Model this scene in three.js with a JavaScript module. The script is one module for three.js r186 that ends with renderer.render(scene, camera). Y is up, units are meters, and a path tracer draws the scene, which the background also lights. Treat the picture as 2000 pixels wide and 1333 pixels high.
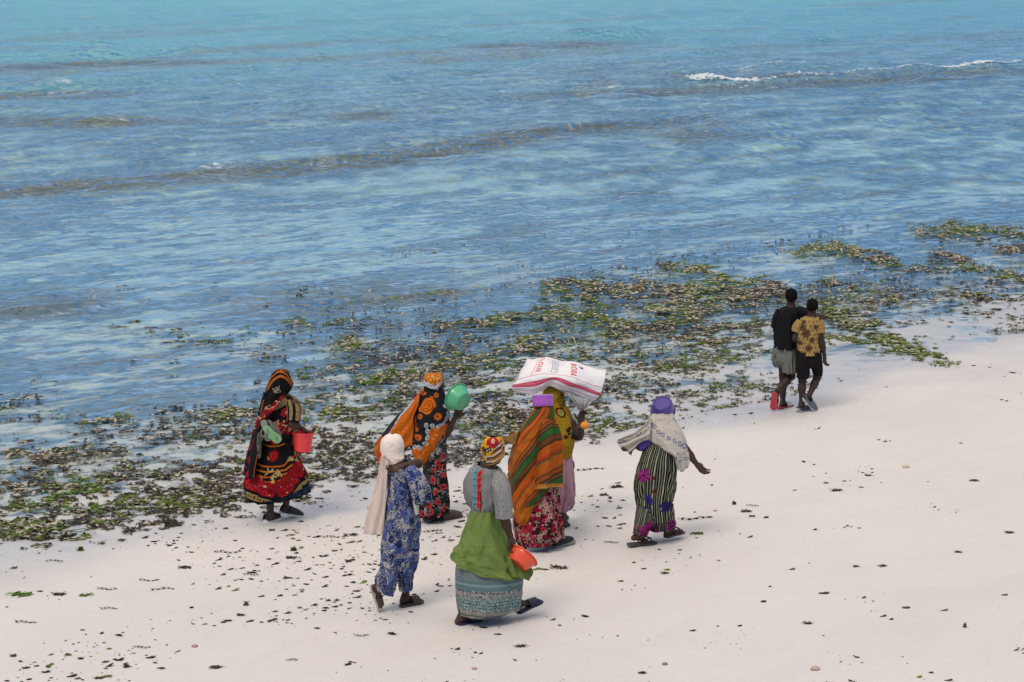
import * as THREE from 'three';
import { mergeGeometries } from 'three/addons/utils/BufferGeometryUtils.js';

// ---------------------------------------------------------------- camera, sky, sun, exposure
const W = 2000, H = 1333, FPX = 4000, HORIZON = -180, EYE = 6.2;
const scene = new THREE.Scene();
const camera = new THREE.PerspectiveCamera(2 * Math.atan(H / 2 / FPX) * 180 / Math.PI, W / H, 0.1, 4000);
const PITCH = Math.atan((H / 2 - HORIZON) / FPX);
camera.position.set(0, EYE, 0);
camera.rotation.set(-PITCH, 0, 0);
camera.updateMatrixWorld();

const renderer = new THREE.WebGLRenderer({ antialias: true });
renderer.setSize(1024, 682);
renderer.toneMapping = THREE.LinearToneMapping;
renderer.toneMappingExposure = 1.0;
renderer.shadowMap.enabled = true;
renderer.shadowMap.type = THREE.PCFSoftShadowMap;

const sun = new THREE.DirectionalLight(0xfff1de, 1.55);
sun.position.set(-14, 40, -2);
sun.target.position.set(1, 0, -24);
sun.shadow.radius = 40;
sun.castShadow = true;
sun.shadow.mapSize.set(2048, 2048);
Object.assign(sun.shadow.camera, { left: -25, right: 25, top: 25, bottom: -25, near: 1, far: 120 });
scene.add(sun, sun.target);

// deterministic noise
function rng(seed) { let a = seed >>> 0; return () => { a = (a + 0x6d2b79f5) | 0; let t = Math.imul(a ^ (a >>> 15), 1 | a); t = (t + Math.imul(t ^ (t >>> 7), 61 | t)) ^ t; return ((t ^ (t >>> 14)) >>> 0) / 4294967296; }; }
const PERM = new Float32Array(65536); { const r = rng(7); for (let i = 0; i < 65536; i++) PERM[i] = r(); }
function vnoise(x, y) {
  const xi = Math.floor(x), yi = Math.floor(y); let fx = x - xi, fy = y - yi;
  fx = fx * fx * (3 - 2 * fx); fy = fy * fy * (3 - 2 * fy);
  const a = (xi & 255) | ((yi & 255) << 8), b = ((xi + 1) & 255) | ((yi & 255) << 8), c = (xi & 255) | (((yi + 1) & 255) << 8), d = ((xi + 1) & 255) | (((yi + 1) & 255) << 8);
  return (PERM[a] * (1 - fx) + PERM[b] * fx) * (1 - fy) + (PERM[c] * (1 - fx) + PERM[d] * fx) * fy;
}
function fbm(x, y, o = 4) { let s = 0, a = 0.5, n = 0; for (let i = 0; i < o; i++) { s += a * vnoise(x, y); n += a; x = x * 2.03 + 17.3; y = y * 2.03 + 9.1; a *= 0.5; } return s / n; }
const clamp = (x, a = 0, b = 1) => x < a ? a : x > b ? b : x;
const smooth = (a, b, x) => { const t = clamp((x - a) / (b - a)); return t * t * (3 - 2 * t); };
const lerp = (a, b, t) => a + (b - a) * t;
const mix3 = (a, b, t) => [lerp(a[0], b[0], t), lerp(a[1], b[1], t), lerp(a[2], b[2], t)];

// sky: blue towards the horizon under a high bright veil of broken cloud
{
  const w = 1024, h = 512, data = new Float32Array(w * h * 4);
  for (let j = 0; j < h; j++) {
    const el = ((j + 0.5) / h - 0.5) * Math.PI, up = Math.sin(el);
    for (let i = 0; i < w; i++) {
      const az = ((i + 0.5) / w - 0.5) * Math.PI * 2;
      const k = 1 / (Math.max(up, 0) + 0.12), px = Math.cos(az) * Math.cos(el) * k, pz = Math.sin(az) * Math.cos(el) * k;
      const u = Math.max(up, 0);
      let c = mix3(mix3([0.23, 0.43, 0.70], [0.07, 0.215, 0.49], smooth(0.03, 0.25, u)), [0.22, 0.42, 0.78], smooth(0.35, 0.8, u));
      const cl = fbm(px * 1.3 + 40, pz * 1.3 + 80, 6);
      const cover = smooth(0.40, 0.72, cl + 0.30 * smooth(0.25, 0.85, u) - 0.05);
      c = mix3(c, [1.16, 1.09, 1.0], cover * (0.16 + 0.8 * smooth(0.12, 0.62, u)));
      const o = (j * w + i) * 4; data[o] = c[0]; data[o + 1] = c[1]; data[o + 2] = c[2]; data[o + 3] = 1;
    }
  }
  const sky = new THREE.DataTexture(data, w, h, THREE.RGBAFormat, THREE.FloatType);
  sky.mapping = THREE.EquirectangularReflectionMapping; sky.magFilter = sky.minFilter = THREE.LinearFilter;
  sky.colorSpace = THREE.LinearSRGBColorSpace; sky.needsUpdate = true;
  scene.background = sky; scene.environment = sky; scene.environmentIntensity = 1.0;
}

// ---------------------------------------------------------------- helpers for placing by survey of the photograph
const CP = Math.cos(PITCH), SP = Math.sin(PITCH);
function ray(px, py) { const x = (px - W / 2) / FPX, y = (H / 2 - py) / FPX; return [x, y * CP - SP, -CP - y * SP]; }   // world direction
function ground0(px, py, y = 0) { const d = ray(px, py), t = (y - EYE) / d[1]; return [d[0] * t, y, d[2] * t]; }
function atDepth(px, py, z) { const d = ray(px, py), t = z / d[2]; return [d[0] * t, EYE + d[1] * t, z]; }   // point on the plane world z

// ---------------------------------------------------------------- shore: the waterline and the beach heights
const SHORE = [[-400, 1165], [0, 1062], [150, 1040], [300, 1005], [450, 985], [600, 955], [760, 915], [900, 880], [1050, 850], [1200, 815], [1330, 788], [1500, 757], [1640, 722], [1780, 692], [1880, 664], [2000, 640], [2300, 580]].map(p => { const g = ground0(...p); return [g[0], g[2]]; });
{ const a = SHORE[0], b = SHORE[3]; SHORE.unshift([a[0] - (b[0] - a[0]) * 12, a[1] - (b[1] - a[1]) * 12]); const n = SHORE.length, c = SHORE[n - 1], d = SHORE[n - 6]; SHORE.push([c[0] + (c[0] - d[0]) * 12, c[1] + (c[1] - d[1]) * 12]); }
function shoreDist(x, z) {   // metres inland (negative: out to sea)
  let best = 1e9, sg = 1;
  for (let i = 0; i + 1 < SHORE.length; i++) {
    const ax = SHORE[i][0], az = SHORE[i][1], bx = SHORE[i + 1][0] - ax, bz = SHORE[i + 1][1] - az;
    const t = clamp(((x - ax) * bx + (z - az) * bz) / (bx * bx + bz * bz)), dx = x - ax - bx * t, dz = z - az - bz * t, d = dx * dx + dz * dz;
    if (d < best) { best = d; sg = bx * (z - az) - bz * (x - ax) > 0 ? 1 : -1; }
  }
  return sg * Math.sqrt(best);
}
function landHeight(x, z, s = shoreDist(x, z)) {
  let h;
  if (s > 0) h = 0.012 * s + 0.034 * s * smooth(0, 3, s); else { const d = -s; h = -0.013 * Math.min(d, 14) * smooth(0, 5, d) - 0.006 * Math.max(0, d - 14); h = Math.max(h, -0.5 - 0.001 * d); }
  h += (fbm(x * 1.3 + 5, z * 1.5, 4) - 0.44) * 0.085 * smooth(5.5, 1.5, Math.abs(s + 2.2));
  h += (fbm(x * 0.5, z * 0.5 + 50, 3) - 0.5) * 0.05 * smooth(0.5, 4, s);
  return h;
}
function onLand(px, py) {   // where the line of sight through that pixel of the survey meets the beach
  const d = ray(px, py); let t = -EYE / d[1];
  for (let i = 0; i < 12; i++) { const x = d[0] * t, z = d[2] * t; t = (Math.max(landHeight(x, z), 0) - EYE) / d[1]; }
  return [d[0] * t, EYE + d[1] * t, d[2] * t];
}
const names = new Map();
function numbered(n) { const k = names.get(n) || 0; names.set(n, k + 1); return k ? n + '_' + String(k).padStart(3, '0') : n; }
function tag(o, label, category, group, kind) { if (label) o.userData.label = label; if (category) o.userData.category = category; if (group) o.userData.group = group; if (kind) o.userData.kind = kind; return o; }
function mesh(name, geo, mat, parent) { const m = new THREE.Mesh(geo, mat); m.name = parent ? name : numbered(name); m.castShadow = m.receiveShadow = true; (parent || scene).add(m); return m; }

// ---------------------------------------------------------------- small waves running in, as lines
const lineOf = (pts) => pts.map(p => { const g = ground0(...p); return [g[0], g[2]]; });
const WAVELETS = [   // [line, height, width towards shore, width to sea]
  [lineOf([[-900, 450], [-300, 400], [0, 374], [250, 352], [500, 330], [750, 307], [900, 287], [1000, 272], [1100, 250], [1200, 240], [1350, 232], [1500, 222], [1600, 214]]), 0.15, 0.24, 0.45],
  [lineOf([[1000, 182], [1180, 176], [1350, 168], [1480, 163], [1650, 154], [1800, 146], [2000, 130], [2300, 112]]), 0.36, 0.6, 1.6],
  [lineOf([[1250, 140], [1430, 138], [1570, 134], [1700, 133]]), 0.22, 0.8, 2.2],
  [lineOf([[-200, 245], [0, 226], [200, 228], [420, 222]]), 0.26, 0.8, 2.2],
  [lineOf([[520, 600], [600, 598], [700, 590], [800, 582], [900, 568], [1000, 548]]), 0.10, 0.18, 0.6],
  [lineOf([[-150, 625], [0, 618], [130, 606], [260, 596]]), 0.10, 0.2, 0.7],
  [lineOf([[1300, 262], [1420, 258], [1520, 252]]), 0.14, 0.4, 1.4],
  [lineOf([[-100, 180], [100, 172], [300, 170]]), 0.26, 0.9, 2.6],
  [lineOf([[620, 214], [700, 216], [800, 214]]), 0.2, 0.8, 2.0],
  [lineOf([[-100, 118], [200, 110], [460, 104]]), 0.36, 1.4, 4.0],
  [lineOf([[900, 80], [1100, 76], [1300, 68]]), 0.45, 2, 5.0],
];
for (const w of WAVELETS) { const m = 3 * Math.max(w[2], w[3]) + 1, xs = w[0].map(p => p[0]), zs = w[0].map(p => p[1]); w[0].bb = [Math.min(...xs) - m, Math.max(...xs) + m, Math.min(...zs) - m, Math.max(...zs) + m]; }
function lineDist(L, x, z) {   // signed: positive on the shore side; and the share along
  let best = 1e9, sg = 1, al = 0;
  for (let i = 0; i + 1 < L.length; i++) {
    const ax = L[i][0], az = L[i][1], bx = L[i + 1][0] - ax, bz = L[i + 1][1] - az, t = clamp(((x - ax) * bx + (z - az) * bz) / (bx * bx + bz * bz)), dx = x - ax - bx * t, dz = z - az - bz * t, d = dx * dx + dz * dz;
    if (d < best) { best = d; sg = bx * (z - az) - bz * (x - ax) > 0 ? 1 : -1; al = (i + t) / (L.length - 1); }
  }
  return [sg * Math.sqrt(best), al];
}
// ---------------------------------------------------------------- sand and seabed (one sheet each)
const sandTint = (x, z) => { const a = fbm(x * 0.35, z * 0.35, 4), b = fbm(x * 2.3 + 9, z * 2.3, 3); return [0.62 + 0.06 * (a - .5) + 0.03 * (b - .5), 0.578 + 0.055 * (a - .5) + 0.03 * (b - .5), 0.545 + 0.04 * (a - .5) + 0.03 * (b - .5)]; };
// water-worn directions along and across the shore
const TX = 0.77, TZ = -0.638;
function seabedColor(x, z, s) {
  const u = x * TX + z * TZ, v = x * -TZ + z * TX, d = -s;          // along, across the shore
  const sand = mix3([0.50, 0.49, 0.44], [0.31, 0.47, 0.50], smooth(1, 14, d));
  const deep = mix3([0.07, 0.135, 0.20], [0.05, 0.15, 0.24], smooth(2, 14, d));
  // patches of bare sand between weed-covered floor
  const n1 = fbm(u * 0.5 + 3 + fbm(v * .6, u * .3, 2) * 1.2, v * 1.25 + 7, 5), n2 = fbm(u * 2.6 + 31, v * 4.6 + 7, 4);
  const open = smooth(0.49, 0.60, n1 * 0.5 + n2 * 0.5 + 0.13 * smooth(5.5, 0, d) - 0.03 * smooth(4, 9, d) * smooth(22, 12, d) + 0.035 * smooth(7, 12, d) * smooth(30, 20, d));
  const far = smooth(30, 70, d);
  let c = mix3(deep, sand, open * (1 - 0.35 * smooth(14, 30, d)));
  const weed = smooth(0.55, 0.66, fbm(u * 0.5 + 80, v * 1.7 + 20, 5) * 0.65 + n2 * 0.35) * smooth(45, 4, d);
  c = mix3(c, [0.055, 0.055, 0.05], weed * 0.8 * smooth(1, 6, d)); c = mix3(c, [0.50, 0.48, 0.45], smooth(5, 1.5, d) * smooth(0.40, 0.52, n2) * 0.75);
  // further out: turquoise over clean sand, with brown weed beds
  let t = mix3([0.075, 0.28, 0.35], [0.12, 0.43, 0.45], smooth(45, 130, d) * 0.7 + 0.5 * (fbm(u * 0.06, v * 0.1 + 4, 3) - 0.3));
  const bed = smooth(0.52, 0.62, fbm(u * 0.05 + 9, v * 0.22 + 3, 5)) * smooth(125, 45, d);
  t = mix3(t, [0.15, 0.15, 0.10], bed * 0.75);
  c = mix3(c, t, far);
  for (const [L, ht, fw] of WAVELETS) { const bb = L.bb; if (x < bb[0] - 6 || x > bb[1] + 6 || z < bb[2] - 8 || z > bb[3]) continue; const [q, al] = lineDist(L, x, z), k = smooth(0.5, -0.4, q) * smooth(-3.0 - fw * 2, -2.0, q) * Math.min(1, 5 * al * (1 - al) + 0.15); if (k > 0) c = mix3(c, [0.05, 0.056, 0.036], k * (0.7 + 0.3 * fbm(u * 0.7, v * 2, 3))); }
  return c;
}
const BUMP = (() => { const n = 1024, d = new Uint8Array(n * n * 4), r = rng(17), H = new Float32Array(n * n); for (let q = 0; q < 5200; q++) { const cx = r() * n, cy = r() * n, R = 5 + 26 * r() * r(), a = (r() - 0.62) * R / 30; for (let y = -R | 0; y <= R; y++) for (let x = -R | 0; x <= R; x++) { const k = 1 - (x * x + y * y) / (R * R); if (k > 0) H[(((cy + y) | 0) + n) % n * n + ((((cx + x) | 0) + n) % n)] += a * k * k; } } for (let i = 0; i < n * n; i++) { const v = 128 + 42 * H[i] + 14 * (r() - .5); d[i * 4] = d[i * 4 + 1] = d[i * 4 + 2] = clamp(v, 0, 255); d[i * 4 + 3] = 255; } return d; })();
function sandBump(w, h) { const t = new THREE.DataTexture(BUMP, 1024, 1024); t.wrapS = t.wrapT = THREE.RepeatWrapping; t.magFilter = t.minFilter = THREE.LinearFilter; t.repeat.set(w / 5.3, h / 5.3); t.needsUpdate = true; return t; }
function sheet(x0, x1, z0, z1, nx, nz, color, size, name, rough, lift = 0) {
  const pos = new Float32Array((nx + 1) * (nz + 1) * 3), uv = new Float32Array((nx + 1) * (nz + 1) * 2), idx = [];
  for (let j = 0, k = 0; j <= nz; j++) for (let i = 0; i <= nx; i++, k++) {
    const x = lerp(x0, x1, i / nx), z = lerp(z0, z1, j / nz);
    pos[k * 3] = x; pos[k * 3 + 1] = landHeight(x, z) + lift; pos[k * 3 + 2] = z; uv[k * 2] = i / nx; uv[k * 2 + 1] = j / nz;
    if (i < nx && j < nz) { const a = k, b = k + 1, c = k + nx + 1, d = c + 1; idx.push(a, b, c, b, d, c); }
  }
  const g = new THREE.BufferGeometry();
  g.setAttribute('position', new THREE.BufferAttribute(pos, 3)); g.setAttribute('uv', new THREE.BufferAttribute(uv, 2)); g.setIndex(idx); 
  if (z1 < z0) for (let i = 0; i < idx.length; i += 3) { const t = idx[i]; idx[i] = idx[i + 1]; idx[i + 1] = t; }
  g.setIndex(idx); g.computeVertexNormals();
  const data = new Uint8Array(size * size * 4), rd = rough ? new Uint8Array(size * size * 4) : null, S = (v) => { v = clamp(v); return 255 * (v < 0.0031308 ? v * 12.92 : 1.055 * Math.pow(v, 1 / 2.4) - 0.055); };
  // shore distance is smooth: sample it coarsely
  const q = 256, sd = new Float32Array((q + 1) * (q + 1)); for (let j = 0; j <= q; j++) for (let i = 0; i <= q; i++) sd[j * (q + 1) + i] = shoreDist(lerp(x0, x1, i / q), lerp(z0, z1, j / q));
  for (let j = 0; j < size; j++) for (let i = 0; i < size; i++) {
    const fu = (i + .5) / size, fv = (j + .5) / size, x = lerp(x0, x1, fu), z = lerp(z0, z1, fv), a = fu * q, b = fv * q, ai = Math.min(q - 1, a | 0), bi = Math.min(q - 1, b | 0), p = bi * (q + 1) + ai;
    const s = lerp(lerp(sd[p], sd[p + 1], a - ai), lerp(sd[p + q + 1], sd[p + q + 2], a - ai), b - bi), o = (j * size + i) * 4, c = color(x, z, s);
    data[o] = S(c[0]); data[o + 1] = S(c[1]); data[o + 2] = S(c[2]); data[o + 3] = 255;
    if (rd) { rd[o] = rd[o + 1] = rd[o + 2] = 255 * rough(x, z, s); rd[o + 3] = 255; }
  }
  const tex = (d, srgb) => { const t = new THREE.DataTexture(d, size, size); t.magFilter = t.minFilter = THREE.LinearFilter; if (srgb) t.colorSpace = THREE.SRGBColorSpace; t.needsUpdate = true; return t; };
  const mat = new THREE.MeshStandardMaterial({ map: tex(data, true), roughness: 1, bumpMap: sandBump(x1 - x0, Math.abs(z1 - z0)), bumpScale: 0.042 });
  if (rd) mat.roughnessMap = tex(rd, false);
  return tag(mesh(name, g, mat), null, null, null, 'structure');
}
const wetness = (x, z, s) => smooth(2.0, 0.2, s + (fbm(x * 0.6, z * 0.6 + 3, 4) - 0.5) * 2.4);
const sandSpeck = (x, z) => { const a = vnoise(x * 38, z * 38), b = vnoise(x * 17 + 50, z * 17), c = fbm(x * 0.8 + 9, z * 0.8, 3); return (a > 0.955 && c > 0.45 ? 0.5 : 0) + (b > 0.965 ? 0.25 : 0); };
sheet(-18, 22, -8, -46, 560, 560, (x, z, s) => {
  let c = sandTint(x, z); const wet = wetness(x, z, s);
  const sp = sandSpeck(x, z) * smooth(9, 1, s); { const k = 0.96 + 0.08 * vnoise(x * 60, z * 60); c = [c[0] * k, c[1] * k, c[2] * k]; } c = mix3(c, [0.22, 0.18, 0.14], sp * 0.5);
  // old tide lines and faint trodden streaks
  const ln = smooth(0.52, 0.60, fbm(x * 0.6 + z * .3, (s + fbm(x * .4, z * .4, 3) * 2) * 2.6, 4)); c = mix3(c, [c[0] * .93, c[1] * .92, c[2] * .92], ln * 0.25);
  c = mix3(c, [c[0] * 0.83, c[1] * 0.84, c[2] * 0.87], wet);
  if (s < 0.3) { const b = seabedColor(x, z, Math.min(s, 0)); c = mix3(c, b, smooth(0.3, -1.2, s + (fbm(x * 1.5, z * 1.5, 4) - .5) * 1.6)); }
  return c;
}, 2048, 'beach_sand', (x, z, s) => lerp(0.96, 0.24, wetness(x, z, s)));
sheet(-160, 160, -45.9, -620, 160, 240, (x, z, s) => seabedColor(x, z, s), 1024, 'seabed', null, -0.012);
// ---------------------------------------------------------------- water: a sheet with real waves over the seabed
const waveSet = []; {
  const r = rng(11);
  for (let i = 0; i < 26; i++) { const lam = 0.5 * Math.pow(15, r()), a = -0.66 + (r() - .5) * 2.1; waveSet.push([Math.cos(a + Math.PI / 2) * 2 * Math.PI / lam, Math.sin(a + Math.PI / 2) * 2 * Math.PI / lam, r() * 6.28, 0.0072 * Math.pow(lam, 1.05), lam]); }
}
function waterHeight(x, z, s, step) {
  const d = -s; let h = 0; const calm = smooth(0.5, 20, d) * 0.8 + 0.2 * smooth(0, 3, d), gust = 0.55 + 0.9 * fbm(x * 0.07 + 3, z * 0.05, 3), wx = x + 1.5 * fbm(x * .16, z * .16, 2), wz = z + 1.5 * fbm(x * .16 + 9, z * .16 + 5, 2);
  for (const w of waveSet) if (w[4] > step * 2.5) h += w[3] * Math.sin(w[0] * wx + w[1] * wz + w[2]) * (w[4] > 1.6 ? smooth(4, 30, d) : 1);
  h *= calm * gust;
  for (const [L, ht, fw, bw] of WAVELETS) {
    const bb = L.bb; if (x < bb[0] || x > bb[1] || z < bb[2] || z > bb[3]) continue; const [q, al] = lineDist(L, x, z); if (q > fw * 3 || q < -bw * 3) continue;
    const qq = q + (fbm(x * 0.5 + 3, z * 0.5 + L.length * 3, 3) - .5) * fw * 1.3, e = qq > 0 ? Math.exp(-(qq * qq) / (fw * fw)) : Math.exp(-(qq * qq) / (bw * bw));
    h += ht * e * Math.sin(Math.PI * clamp(al)) ** 0.4 * (0.6 + 0.7 * fbm(x * 0.25 + 8, z * .25, 2)) ;
  }
  return h;
}
{
  const rows = [], cols = 420; let z = 17; while (z < 620) { rows.push(z); z += clamp(0.000095 * z * z, 0.06, 9); }
  const n = rows.length, pos = new Float32Array(n * (cols + 1) * 3), uv = new Float32Array(n * (cols + 1) * 2), idx = []; let k = 0;
  for (let j = 0; j < n; j++) for (let i = 0; i <= cols; i++, k++) {
    const f = i / cols * 2 - 1, D = rows[j], hw = 2 + D * 0.34, x = hw * (f + 0.9 * f * f * f * Math.max(0, Math.abs(f) - 0.75) * 4), zz = -D, s = shoreDist(x, zz);
    pos[k * 3] = x; pos[k * 3 + 1] = s > 1.2 ? -0.05 : waterHeight(x, zz, s, j + 1 < n ? Math.min(rows[j + 1] - D, 3) : 9) - Math.max(0, s) * 0.02; pos[k * 3 + 2] = zz;
    const wx = x + 0.8 * fbm(x * .11, zz * .11, 2), wz = zz + 0.8 * fbm(x * .11 + 20, zz * .11, 2);
    uv[k * 2] = (wx * TX + wz * TZ) / 9; uv[k * 2 + 1] = (wx * -TZ + wz * TX) / 9;
    if (i < cols && j + 1 < n) { const a = k, b = k + 1, c = k + cols + 1, d = c + 1; if (s < 2.5) idx.push(a, b, c, b, d, c); }
  }
  const g = new THREE.BufferGeometry(); g.setAttribute('position', new THREE.BufferAttribute(pos, 3)); g.setAttribute('uv', new THREE.BufferAttribute(uv, 2)); g.setIndex(idx); g.computeVertexNormals();
  // ripples: a tile of 9 m made of whole waves
  const size = 1024, nd = new Uint8Array(size * size * 4), r = rng(5), ws = [];
  for (let i = 0; i < 70; i++) { const lam = 0.17 * Math.pow(6, r()), a = Math.PI / 2 + (r() + r() - 1) * 2.0, kk = 9 / lam, kx = Math.round(Math.cos(a) * kk), ky = Math.round(Math.sin(a) * kk); ws.push([kx, ky, r() * 6.283, 0.046 * Math.pow(lam / 0.4, -0.1)]); }
  const tabN = 8192, sn = new Float32Array(tabN); for (let i = 0; i < tabN; i++) sn[i] = Math.cos(i / tabN * 2 * Math.PI);
  for (let j = 0; j < size; j++) for (let i = 0; i < size; i++) {
    let gx = 0, gy = 0; const u = i / size, v = j / size;
    const mod = 0.6 + 0.8 * (0.5 + 0.25 * Math.sin(6.283 * (u * 2 + v)) + 0.25 * Math.sin(6.283 * (v * 3 - u) + 1));
    for (const w of ws) { const c = sn[((w[0] * u + w[1] * v + w[2] / 6.283) * tabN & (tabN - 1))] * w[3], q = Math.hypot(w[0], w[1]) || 1; gx += c * w[0] / q; gy += c * w[1] / q; }
    gx *= mod; gy *= mod; const l = 1 / Math.sqrt(1 + gx * gx + gy * gy), o = (j * size + i) * 4; nd[o] = 127.5 + 127.5 * -gx * l; nd[o + 1] = 127.5 + 127.5 * -gy * l; nd[o + 2] = 127.5 + 127.5 * l; nd[o + 3] = 255;
  }
  const nt = new THREE.DataTexture(nd, size, size); nt.wrapS = nt.wrapT = THREE.RepeatWrapping; nt.magFilter = nt.minFilter = THREE.LinearFilter; nt.needsUpdate = true;
  const mat = new THREE.MeshPhysicalMaterial({ color: new THREE.Color().setRGB(0.93, 0.985, 0.99), roughness: 0.06, transmission: 1, thickness: 0, ior: 1.333, normalMap: nt, normalScale: new THREE.Vector2(1, 1) });
  tag(mesh('sea_water', g, mat), null, null, null, 'structure');
}

// foam where two of the small waves break
for (const [pts, n, hw, sz, label] of [[[[1345, 170], [1380, 168.6], [1430, 166.6], [1482, 163.2]], 760, 0.10, 0.023, 'short streak of white foam on the small breaking wave'], [[[1840, 143], [1900, 138], [1950, 134], [1988, 129.5]], 640, 0.08, 0.022, 'white foam crest near the right edge, far out'], [[[1482, 163.2], [1600, 157], [1720, 150], [1840, 143]], 260, 0.07, 0.017, 'thin broken foam line joining the two brighter streaks'], [[[1440, 138], [1500, 136.5], [1570, 134.5]], 90, 0.05, 0.014, 'faint thin foam line behind the foam streak']]) {
  const L = lineOf(pts), r = rng(n), im = new THREE.InstancedMesh(new THREE.IcosahedronGeometry(1, 1), new THREE.MeshStandardMaterial({ color: 0xd4dadd, roughness: 0.9 }), n), m4 = new THREE.Matrix4();
  im.name = numbered('sea_foam'); tag(im, label, 'foam', null, 'stuff');
  for (let i = 0; i < n; i++) { let f, g; do { f = r() * (L.length - 1); g = fbm(f * 9 + n, 3, 3); } while (g < 0.42 && r() < 0.8); const k = Math.min(L.length - 2, Math.floor(f)), t = f - k, off = (r() + r() + r() - 1.5) * 1.3 * hw * (0.3 + 1.4 * g), x = lerp(L[k][0], L[k + 1][0], t) + (r() - .5) * .2, z = lerp(L[k][1], L[k + 1][1], t) + 0.1 + off, y = waterHeight(x, z, shoreDist(x, z), 0.5), s = sz * (0.4 + r() * r() * 1.6); m4.makeScale(s * 2.2, s * 0.7, s).setPosition(x, y + 0.005 + r() * 0.02, z); im.setMatrixAt(i, m4); }
  scene.add(im);
}
// ---------------------------------------------------------------- modelling tools
const V = (a, b, c) => new THREE.Vector3(a, b, c), VA = (p) => new THREE.Vector3(p[0], p[1], p[2]);
const lin = (r, g, b) => new THREE.Color().setRGB(r, g, b);
function geoOf(pos, uv, idx, smoothIt = true) {
  const g = new THREE.BufferGeometry(); g.setAttribute('position', new THREE.Float32BufferAttribute(pos, 3)); if (uv) g.setAttribute('uv', new THREE.Float32BufferAttribute(uv, 2)); g.setIndex(idx);
  if (smoothIt) g.computeVertexNormals(); return g;
}
const cat = (p0, p1, p2, p3, t) => { const t2 = t * t, t3 = t2 * t; return 0.5 * (2 * p1 + (p2 - p0) * t + (2 * p0 - 5 * p1 + 4 * p2 - p3) * t2 + (3 * p1 - p0 - 3 * p2 + p3) * t3); };
function spline(arr, f) {   // arrays of numbers, Catmull-Rom at f in 0..n-1
  const n = arr.length, i = Math.min(n - 2, Math.max(0, Math.floor(f))), t = f - i, a = arr[Math.max(0, i - 1)], b = arr[i], c = arr[i + 1], d = arr[Math.min(n - 1, i + 2)];
  return b.map((_, k) => cat(a[k], b[k], c[k], d[k], t));
}
function canvasTex(w, h, draw) { const c = document.createElement('canvas'); c.width = w; c.height = h; const x = c.getContext('2d'); draw(x, w, h); const t = new THREE.CanvasTexture(c); t.wrapS = t.wrapT = THREE.RepeatWrapping; t.colorSpace = THREE.SRGBColorSpace; return t; }
const weaveTex = (() => { const n = 256, d = new Uint8Array(n * n * 4); for (let j = 0; j < n; j++) for (let i = 0; i < n; i++) { const a = Math.PI * 2 / n; const cx = Math.cos(i * a) * 2 + 9, sx = Math.sin(i * a) * 2 + 9, v = fbm(cx * 1.1 + Math.cos(j * a) * 1.4, sx * 1.3 + Math.sin(j * a) * 1.7 + 20, 5), o = (j * n + i) * 4; d[o] = d[o + 1] = d[o + 2] = 255 * v; d[o + 3] = 255; } const t = new THREE.DataTexture(d, n, n); t.wrapS = t.wrapT = THREE.RepeatWrapping; t.magFilter = t.minFilter = THREE.LinearFilter; t.needsUpdate = true; return t; })();
function cloth(map, extra = {}) { return new THREE.MeshPhysicalMaterial({ map, color: lin(0.68, 0.68, 0.68), roughness: 0.88, side: THREE.DoubleSide, bumpMap: weaveTex, bumpScale: 0.006, specularIntensity: 0.35, ...extra }); }
const plain = (r, g, b, rough = 0.85, extra = {}) => new THREE.MeshPhysicalMaterial({ color: lin(r, g, b), roughness: rough, side: THREE.DoubleSide, ...extra });

// a figure's own measuring frame: L(px, py, z) is the point of that frame seen at that survey pixel, z metres nearer the road than its feet
function frame(px, py, name, label, category, group) {
  const p = onLand(px, py), o = new THREE.Group(); o.name = numbered(name); o.position.set(p[0], p[1], p[2]); scene.add(o); tag(o, label, category, group);
  const L = (x, y, z = 0) => { const q = atDepth(x, y, p[2] + z); return [q[0] - p[0], q[1] - p[1], z]; };
  return { o, L, p, m: Math.hypot(p[0], p[1] - EYE, p[2]) / FPX };
}
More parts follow.
